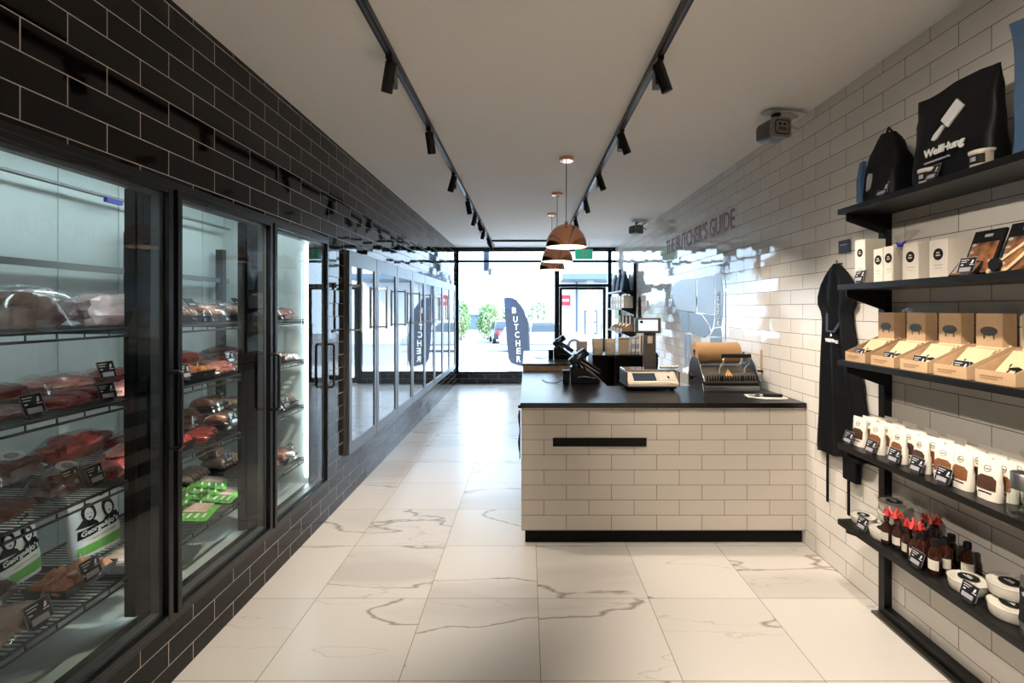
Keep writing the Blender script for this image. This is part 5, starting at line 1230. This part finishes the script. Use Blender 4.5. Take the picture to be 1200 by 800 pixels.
# ================================================================== apron and other hanging things
def apron(label, y, zt, s=1.0, grp='aprons hanging on the white wall'):
    t = thing('apron', label, 'apron', (XR - 0.005, y, zt), 0, grp)
    prof = [(0.0, 0.012, 0.0), (-0.02, 0.05, 0.0), (-0.06, 0.10, 0.0), (-0.12, 0.15, 0.0), (-0.19, 0.175, 0.005), (-0.24, 0.165, 0.01), (-0.28, 0.13, 0.01), (-0.33, 0.125, 0.0), (-0.42, 0.14, -0.005), (-0.55, 0.165, -0.01), (-0.70, 0.195, -0.02), (-0.85, 0.22, -0.03), (-1.0, 0.245, -0.035), (-1.08, 0.26, -0.04), (-1.12, 0.255, -0.04)]
    rings = []; n = 36
    for z_, hw, off in prof:
        ring = []
        for i in range(n):
            a = 2 * PI * i / n; u = math.cos(a); sd = math.sin(a)
            fold = 0.014 * math.sin(u * 9 + z_ * 2.0) * min(1, -z_ * 4)
            xx = -0.035 + (0.018 * abs(sd) ** 0.8 * (1 if sd > 0 else -1)) + fold
            xx = min(xx, -0.002)
            zz = z_ + (0.03 * u * (1 if z_ < -1.0 else 0)) + (0.012 * math.sin(u * 7) if z_ < -1.0 else 0)
            ring.append((xx * 1.0, -(u * hw) + off, zz))
        rings.append(ring)
    MB().loft(rings, True, True).build('cloth', 'apron', t)
    for yy, z0, z1 in ((0.10, -1.08, -1.44), (-0.10, -1.10, -1.44)):
        sx_ = MB(); sx_.box(-0.03, -0.024, yy - 0.010, yy + 0.010, z1, z0); sx_.build('tie_strap', 'apron', t)
    MB().box(-0.040, -0.006, -0.18, -0.06, -1.24, -1.08).build('pocket_flap', 'apron', t, bevel=0.008)
    MB().path([(-0.03, -0.09, -0.28), (-0.06, -0.02, -0.40), (-0.065, 0.04, -0.40), (-0.035, 0.09, -0.28)], 0.008, 8).build('neck_fold', 'navy', t)
    text('WellHung', 0.03, (-0.064, 0.0, -0.455), '-x', 'print', t, 'apron_lettering', fit=(0.115, 0.026), bold=0.001, extrude=0.004)
    MB().prism([(0.015, -0.43), (0.005, -0.41), (-0.005, -0.425)], -0.066, -0.055, (1, 2, 0)).build('apron_logo', 'print', t)
    MB().path([(0.0, 0, 0.0), (-0.03, 0, 0.0), (-0.035, 0, 0.02)], 0.005, 6).build('hook', 'steel', t)
    t.scale = (s, s, s); return t
apron('black apron with white lettering hanging on the white tiled wall by the shelving', 2.95, 1.84)
ap2 = apron('small-looking black apron hanging beyond the counter near the far shelving', 8.25, 1.78, 0.42)
c = thing('hanging_card', 'small dark hanging card on the wall above the black apron', 'price tag', (XR - 0.004, 2.92, 1.90), 0)
MB().box(-0.012, -0.006, -0.05, 0.05, 0, 0.075).build('card', 'navy', c, bevel=0.001)
MB().box(-0.0135, -0.012, -0.03, 0.03, 0.045, 0.05).build('card_print', 'greyprint', c)

# ================================================================== wall graphics
lt = thing('wall_lettering', 'maroon condensed capital lettering high on the white tiled wall', 'lettering', (XR, 5.6, 2.39))
text('THE BUTCHER\u2019S GUIDE', 0.2, (-0.002, 0, 0.0), '-x', 'maroon', lt, 'letters', fit=(2.22, 0.185), bold=0.002, extrude=0.0015)
cw = thing('cow_diagram', 'slate blue cow-shaped cut diagram on the white tiled wall above the wrapping machine', 'wall graphic', (XR, 5.2, 1.5))
def wpx(u, v):
    px, py = 760 + u / 6.667, 310 + v / 6.667; k = XR / (px - 618)
    return (587 * k, H - (py - 362) * k)
def piece(pts, name='cut_panel', m='slate'):
    q = [wpx(*p) for p in pts]; q = [(a - 5.2, b_ - 1.5) for a, b_ in q]
    MB().prism(q, -0.0022, -0.0002, (1, 2, 0)).build(name, m, cw)
piece([(522, 72), (575, 65), (572, 130), (583, 210), (580, 400), (568, 480), (514, 490), (520, 430), (524, 300)])
piece([(480, 560), (512, 500), (566, 490), (572, 560)], 'cut_panel'); piece([(482, 572), (570, 568), (572, 625), (484, 622)])
piece([(235, 362), (310, 370), (322, 525), (268, 528), (246, 440)])
piece([(320, 372), (410, 392), (470, 470), (484, 530), (440, 572), (330, 528)])
piece([(420, 385), (515, 395), (508, 450), (492, 510), (478, 470)])
piece([(180, 175), (250, 118), (372, 108), (374, 372), (235, 352), (200, 300)], 'cut_panel', 'slatepale')
piece([(382, 106), (514, 92), (514, 385), (384, 374)], 'cut_panel', 'slatepale')
piece([(277, 545), (300, 545), (300, 660), (296, 800), (282, 800)], 'leg_panel'); piece([(310, 545), (332, 545), (330, 690), (322, 800), (312, 800)], 'leg_panel')
piece([(585, 75), (600, 85), (608, 180), (596, 190), (604, 170), (592, 90)], 'tail_panel'); piece([(600, 210), (606, 210), (606, 600), (598, 560)], 'tail_panel')
yy, zz = wpx(549, 340)
text('ROUND', 0.1, (-0.0045, yy - 5.2, zz - 1.5), '-x', 'printbright', cw, 'cut_lettering', fit=(0.33, 0.065), bold=0.002, extrude=0.001, rot=PI / 2)

# ================================================================== far shelving
fs = thing('far_shelving', 'small distant black wall shelving beside the shop window', 'shelving', (1.62, 9.3, 0))
for y in (8.58, 9.98): rel(MB().box(SW - 0.04, SW, y - 0.02, y + 0.02, 0.6, 2.36), 'post', 'black', fs, fs)
FZ = [1.90, 1.59, 1.185]
for z in FZ:
    rel(MB().box(1.61, SW - 0.001, 8.56, 10.02, z - 0.03, z), 'shelf_board', 'blackwood', fs, fs)
    rel(MB().prism([(1.63, z - 0.03), (SW - 0.02, z - 0.03), (SW - 0.02, z - 0.12)], 8.575, 8.585, (0, 2, 1)), 'bracket', 'black', fs, fs)
pf = carrier('jacket_bag', 'x', 0.30, 0.34, 0.13, 'navy', (0, 0, 0), 0, 21, 0.35); pf['group'] = 'dark bags on the far shelving'; pf['category'] = 'bag'
for i, y in enumerate((8.85, 9.3, 9.75)):
    inst(pf, (1.72, y, FZ[0] + 0.001), RX, ['dark bag on the far shelving top tier, nearest the camera', 'middle dark bag on the far shelving top tier', 'dark bag on the far shelving top tier, next to the window'][i])
fb = thing('beige_carton', 'x', 'box', group='beige cartons on the far shelving')
MB().box(-0.11, 0.11, -0.08, 0.08, 0, 0.22).build('carton', 'offwhite', fb, bevel=0.003); MB().box(-0.06, 0.06, -0.082, -0.08, 0.08, 0.15).build('label', 'kraftgrey', fb)
for i, y in enumerate((8.72, 9.0, 9.28, 9.56, 9.84)):
    inst(fb, (1.735, y, FZ[1] + 0.001), RX, 'beige carton on the middle tier of the far shelving, ' + ['nearest the camera', 'second from the camera', 'middle one', 'second from the window', 'nearest the window'][i])
fk = copy_tree(P['disp']); _used.add(fk.name); fk['group'] = 'kraft display boxes on the far shelving'
for i, y in enumerate((8.72, 9.04, 9.36, 9.68)):
    o = fk if i == 0 else copy_tree(fk)
    o.location = (1.735, y, FZ[2] + 0.001); o.rotation_euler = (0, 0, RX); o.scale = (1.25, 1.0, 1.1); o['label'] = 'kraft display box on the lowest tier of the far shelving, ' + ['nearest the camera', 'second from the camera', 'second from the window', 'nearest the window'][i]
# ================================================================== outdoors
g = MB(); g.add([(-30, 10.72, -0.02), (30, 10.72, -0.02), (30, 15, -0.13), (-30, 15, -0.13)], [(0, 1, 2, 3)]); g.box(-30, 30, 14.9, 15.05, -0.3, -0.13)
struct('pavement', g, 'paving')
g = MB(); g.add([(-60, 15, -0.22), (60, 15, -0.22), (60, 60, -1.35), (-60, 60, -1.35)], [(0, 1, 2, 3)])
struct('road', g, 'asphalt')
fl = thing('feather_flag', 'dark feather flag with white BUTCHER lettering standing outside the shop window', 'flag', (-0.35, 12.5, -0.05))
Yf = 12.5
def fpx(px, py): return ((px - 618) * Yf / 587 + 0.35, H - (py - 362) * Yf / 587 + 0.05)
pts = [(590.5, 349), (597, 348.5), (604, 351), (610, 357), (615, 366), (618.5, 377), (620, 392), (620.5, 420), (618, 431), (607, 428), (599, 425), (596, 420), (594, 400), (592, 372)]
MB().prism([fpx(*p) for p in pts], -0.006, 0.006).build('fabric', 'flag', fl)
MB().prism([fpx(*p) for p in ((590.5, 349.5), (597, 349.2), (600.5, 351.5), (600, 363), (592, 362))], -0.009, -0.006).build('grey_corner', 'slate', fl)
px0, pz0 = fpx(620.7, 432); px1, pz1 = fpx(621, 385)
MB().path([(px0, 0, 0.0), (px0, 0, pz0), (px1, 0, pz1), (fpx(616, 366)[0], 0, fpx(616, 366)[1]), (fpx(604, 351)[0], 0, fpx(604, 350)[1]), (fpx(592, 348)[0], 0, fpx(592, 348)[1])], 0.011, 6).build('pole', 'darkblue', fl)
MB().box(px0 - 0.2, px0 + 0.2, -0.2, 0.2, -0.02, 0.015).build('foot', 'black', fl)
for i, (ch, px, py) in enumerate(zip('BUTCHER', (602.5, 604, 605, 606, 607, 607.8, 608), (363.5, 374, 383, 392, 402, 411, 420.5))):
    a, b_ = fpx(px, py); text(ch, 0.2, (a, -0.008, b_), '-y', 'print', fl, 'flag_letter', fit=(0.105, 0.15), bold=0.004, extrude=0.002)

def car(name, label, loc, rz, paint, rear=False):
    t = thing(name, label, 'car', loc, rz, 'cars in the street')
    body = [(-2.15, 0.35), (-2.18, 0.75), (-2.05, 0.92), (1.05, 0.98), (1.9, 0.84), (2.12, 0.68), (2.15, 0.35)]
    def wells(p): return p
    b = MB(); b.prism(body, -0.86, 0.86); o = b.build('body', paint, t, bevel=0.06, seg=3)
    cab0 = [(-2.0, 0.90), (1.15, 0.95), (0.35, 1.47), (-1.6, 1.49)]
    rings = []
    for z_, x0, x1, hw in ((0.90, -2.02, 1.15, 0.84), (1.30, -1.82, 0.62, 0.74), (1.48, -1.62, 0.32, 0.66)):
        rings.append([(x0, -hw, z_), (x1, -hw, z_), (x1, hw, z_), (x0, hw, z_)])
    MB().loft(rings, True, False).build('cabin', paint, t, bevel=0.05, seg=2)
    w_ = MB()
    for s_ in (-1, 1):
        for a, b2 in ((-1.72, -0.75), (-0.68, 0.15)):
            w_.add([(a, s_ * 0.842, 0.97), (b2 + (0.55 if b2 > 0 else 0), s_ * 0.842, 0.97), (b2 + (0.2 if b2 > 0 else 0), s_ * 0.715, 1.38), (a + 0.06, s_ * 0.715, 1.38)], [(0, 1, 2, 3)])
    w_.build('side_windows', 'carglass', t)
    MB().add([(1.10, -0.74, 1.0), (1.10, 0.74, 1.0), (0.50, 0.64, 1.43), (0.50, -0.64, 1.43)], [(0, 1, 2, 3)]).build('windscreen', 'carglass', t)
    MB().add([(-2.0, -0.72, 1.02), (-2.0, 0.72, 1.02), (-1.73, 0.62, 1.42), (-1.73, -0.62, 1.42)], [(0, 1, 2, 3)]).build('rear_window', 'carglass', t)
    for x in (-1.35, 1.32):
        for s_ in (-1, 1):
            wh = MB().tube((x, s_ * 0.66, 0.32), (x, s_ * 0.88, 0.32), 0.32, n=28).build('wheel', 'tyre', t, bevel=0.02)
            r = MB(); r.tube((x, s_ * 0.87, 0.32), (x, s_ * 0.895, 0.32), 0.21, n=24)
            for k in range(7):
                a = 2 * PI * k / 7; r.obox((x + 0.11 * math.cos(a), s_ * 0.90, 0.32 + 0.11 * math.sin(a)), (0.20, 0.012, 0.035), Matrix.Rotation(-a, 3, 'Y'))
            r.build('rim', 'chrome', wh)
    for s_ in (-1, 1):
        MB().box(-2.2, -2.12, s_ * 0.62 - 0.14, s_ * 0.62 + 0.14, 0.72, 0.9).build('tail_lamp', 'redlight', t, bevel=0.02)
        MB().box(2.02, 2.13, s_ * 0.62 - 0.16, s_ * 0.62 + 0.16, 0.62, 0.76).build('headlamp', 'white', t, bevel=0.02)
    MB().box(-2.21, -2.15, -0.25, 0.25, 0.55, 0.66).build('number_plate', 'white', t)
    return t
def gz(y): return -0.22 - (y - 15) * 1.13 / 45
car('silver_car', 'silver blue car parked side-on in the street behind the door frame', (0.85, 24, gz(24)), 0, 'carsilver')
car('dark_car', 'dark car with red tail lamps parked in the street beside the feather flag', (-1.6, 34, gz(34)), PI / 2 + 0.15, 'cardark')
# buildings
bd = thing('white_building', 'long white building across the street', 'building', (-6, 44, -1.2))
b = MB().box(-5, 3.2, 0, 6, 0, 3.2).box(-4.8, 3.0, -0.2, 0, 2.9, 3.2)
b.build('walls', 'render', bd)
for i in range(3): MB().box(-4 + i * 2.4, -2.8 + i * 2.4, -0.06, 0.02, 1.0, 2.3).build('window', 'darkblue', bd, bevel=0.01)
MB().box(-5.2, 3.4, -0.4, 6.2, 3.2, 3.4).build('roof', 'paving', bd)
gs = thing('station_building', 'white rendered building with a wide blue-grey canopy seen through the glass door', 'building', (4.4, 31, -0.75))
MB().box(-2.3, 4.0, 0.6, 4, 0, 6.5).build('walls', 'render', gs)
MB().box(-2.4, 3.0, -2.5, 0.6, 4.0, 4.35).build('canopy', 'darkblue', gs, bevel=0.03)
MB().box(-0.9, -0.5, -1.6, -1.2, 0, 4.0).build('post', 'bracket', gs)
MB().box(-1.35, -1.25, 0.5, 0.6, 0.0, 4.0).build('dark_pipe', 'darkblue', gs)
MB().box(-2.3, -1.7, 0.52, 0.6, 2.55, 3.2).build('red_panel', 'sigred', gs)
MB().box(-2.2, -1.8, 0.50, 0.52, 2.8, 2.95).build('panel_mark', 'print', gs)
f = MB().box(-0.8, 0.0, 0.5, 0.6, 0.75, 2.25); w1 = f.build('window', 'darkblue', gs)
MB().box(-0.72, -0.08, 0.48, 0.5, 1.55, 2.17).box(-0.72, -0.08, 0.48, 0.5, 0.83, 1.45).build('pane', 'white', w1)
wv = thing('shop_verandah', 'pale verandah edge with a small grey sensor box hanging outside the window', 'verandah', (0, 11.2, 3.05))
MB().box(-4, 4, -0.4, 0.3, 0, 0.15).build('soffit', 'bracket', wv)
MB().box(-0.98, -0.86, 0.0, 0.15, -0.62, -0.18).build('sensor_box', 'darkblue', wv, bevel=0.01)
MB().box(-0.88, -0.80, -0.02, 0.12, -0.72, -0.56).build('sensor_foot', 'bracket', wv, bevel=0.01)
MB().box(-0.94, -0.90, 0.05, 0.1, -0.18, 0.0).build('sensor_arm', 'darkblue', wv)
def bush(label, loc, r, n, seed):
    R = random.Random(seed); mb = MB()
    for _ in range(n):
        u = R.uniform(-1, 1); a = R.uniform(0, 2 * PI); k = R.uniform(0.55, 1) ; q = math.sqrt(1 - u * u)
        c = Vector((r[0] * q * math.cos(a) * k, r[1] * q * math.sin(a) * k, r[2] * (u * k + 1)))
        d1 = Vector((R.uniform(-1, 1), R.uniform(-1, 1), R.uniform(-1, 1))).normalized() * 0.11; d2 = d1.orthogonal().normalized() * 0.06
        mb.add([tuple(c - d1), tuple(c + d2), tuple(c + d1), tuple(c - d2)], [(0, 1, 2, 3)])
    t = thing('leafy_bush', label, 'bush', loc)
    mb.build('foliage', 'leaf', t)
    MB().path([(0, 0, 0), (0.05, 0, r[2] * 0.6), (0, 0.05, r[2] * 1.2)], 0.06, 8).build('trunk', 'kraftdark', t)
bush('green bush across the street beside the black fridges', (-4.9, 37, gz(37)), (0.75, 0.8, 1.6), 900, 1)
bush('light green bush between the white building and the dark car', (-3.0, 39, gz(39)), (1.0, 0.8, 1.5), 1200, 2)
bush('green bush just behind the feather flag', (-1.2, 41, gz(41)), (1.1, 0.8, 1.7), 1000, 3)
bush('distant green bush over the silver car', (0.9, 43, gz(43)), (1.0, 0.8, 1.75), 800, 4)

# ================================================================== light, sky, camera
w = bpy.data.worlds.new('sky'); SC.world = w; w.use_nodes = True
nt = w.node_tree; bg = nt.nodes['Background']
tc = nt.nodes.new('ShaderNodeTexCoord'); sp = nt.nodes.new('ShaderNodeSeparateXYZ'); nt.links.new(tc.outputs['Generated'], sp.inputs[0])
cr = nt.nodes.new('ShaderNodeValToRGB'); nt.links.new(sp.outputs['Z'], cr.inputs[0])
cr.color_ramp.elements[0].color = (0.60, 0.80, 1.0, 1); cr.color_ramp.elements[1].color = (0.55, 0.75, 1.0, 1); cr.color_ramp.elements[1].position = 0.9
nt.links.new(cr.outputs['Color'], bg.inputs['Color']); bg.inputs['Strength'].default_value = 7.5
sun = bpy.data.lights.new('sun', 'SUN'); sun.energy = 16.0; sun.angle = math.radians(3); sun.color = (1.0, 0.97, 0.92)
so = bpy.data.objects.new('sun', sun); COL.objects.link(so); so.rotation_euler = (math.radians(12), math.radians(42), 0); so.location = (0, 8, 8)
pl = bpy.data.lights.new('window_portal', 'AREA'); pl.shape = 'RECTANGLE'; pl.size = 3.3; pl.size_y = 2.75; pl.cycles.is_portal = True
po = bpy.data.objects.new('window_portal', pl); COL.objects.link(po); po.location = (0.18, YF + 0.02, 1.42); po.rotation_euler = (-PI / 2, 0, 0)

cam = bpy.data.cameras.new('camera'); co = bpy.data.objects.new('camera', cam); COL.objects.link(co)
co.location = (0, 0, H); co.rotation_euler = (PI / 2, 0, 0)
cam.sensor_fit = 'HORIZONTAL'; cam.sensor_width = 36; cam.lens = 587 / 1200 * 36
cam.shift_x = -18 / 1200; cam.shift_y = -38 / 1200; cam.clip_start = 0.02; cam.clip_end = 500
SC.camera = co
SC.view_settings.view_transform = 'Standard'; SC.view_settings.look = 'None'; SC.view_settings.exposure = 0.08; SC.view_settings.gamma = 1.0
try: SC.view_settings.use_curve_mapping = False
except Exception: pass
cy = SC.cycles
cy.use_denoising = True; cy.max_bounces = 9; cy.diffuse_bounces = 4; cy.glossy_bounces = 4; cy.transparent_max_bounces = 24; cy.transmission_bounces = 4
cy.sample_clamp_indirect = 6.0; cy.caustics_reflective = False; cy.caustics_refractive = False; cy.use_light_tree = True
purge_unused(list(P.values()))
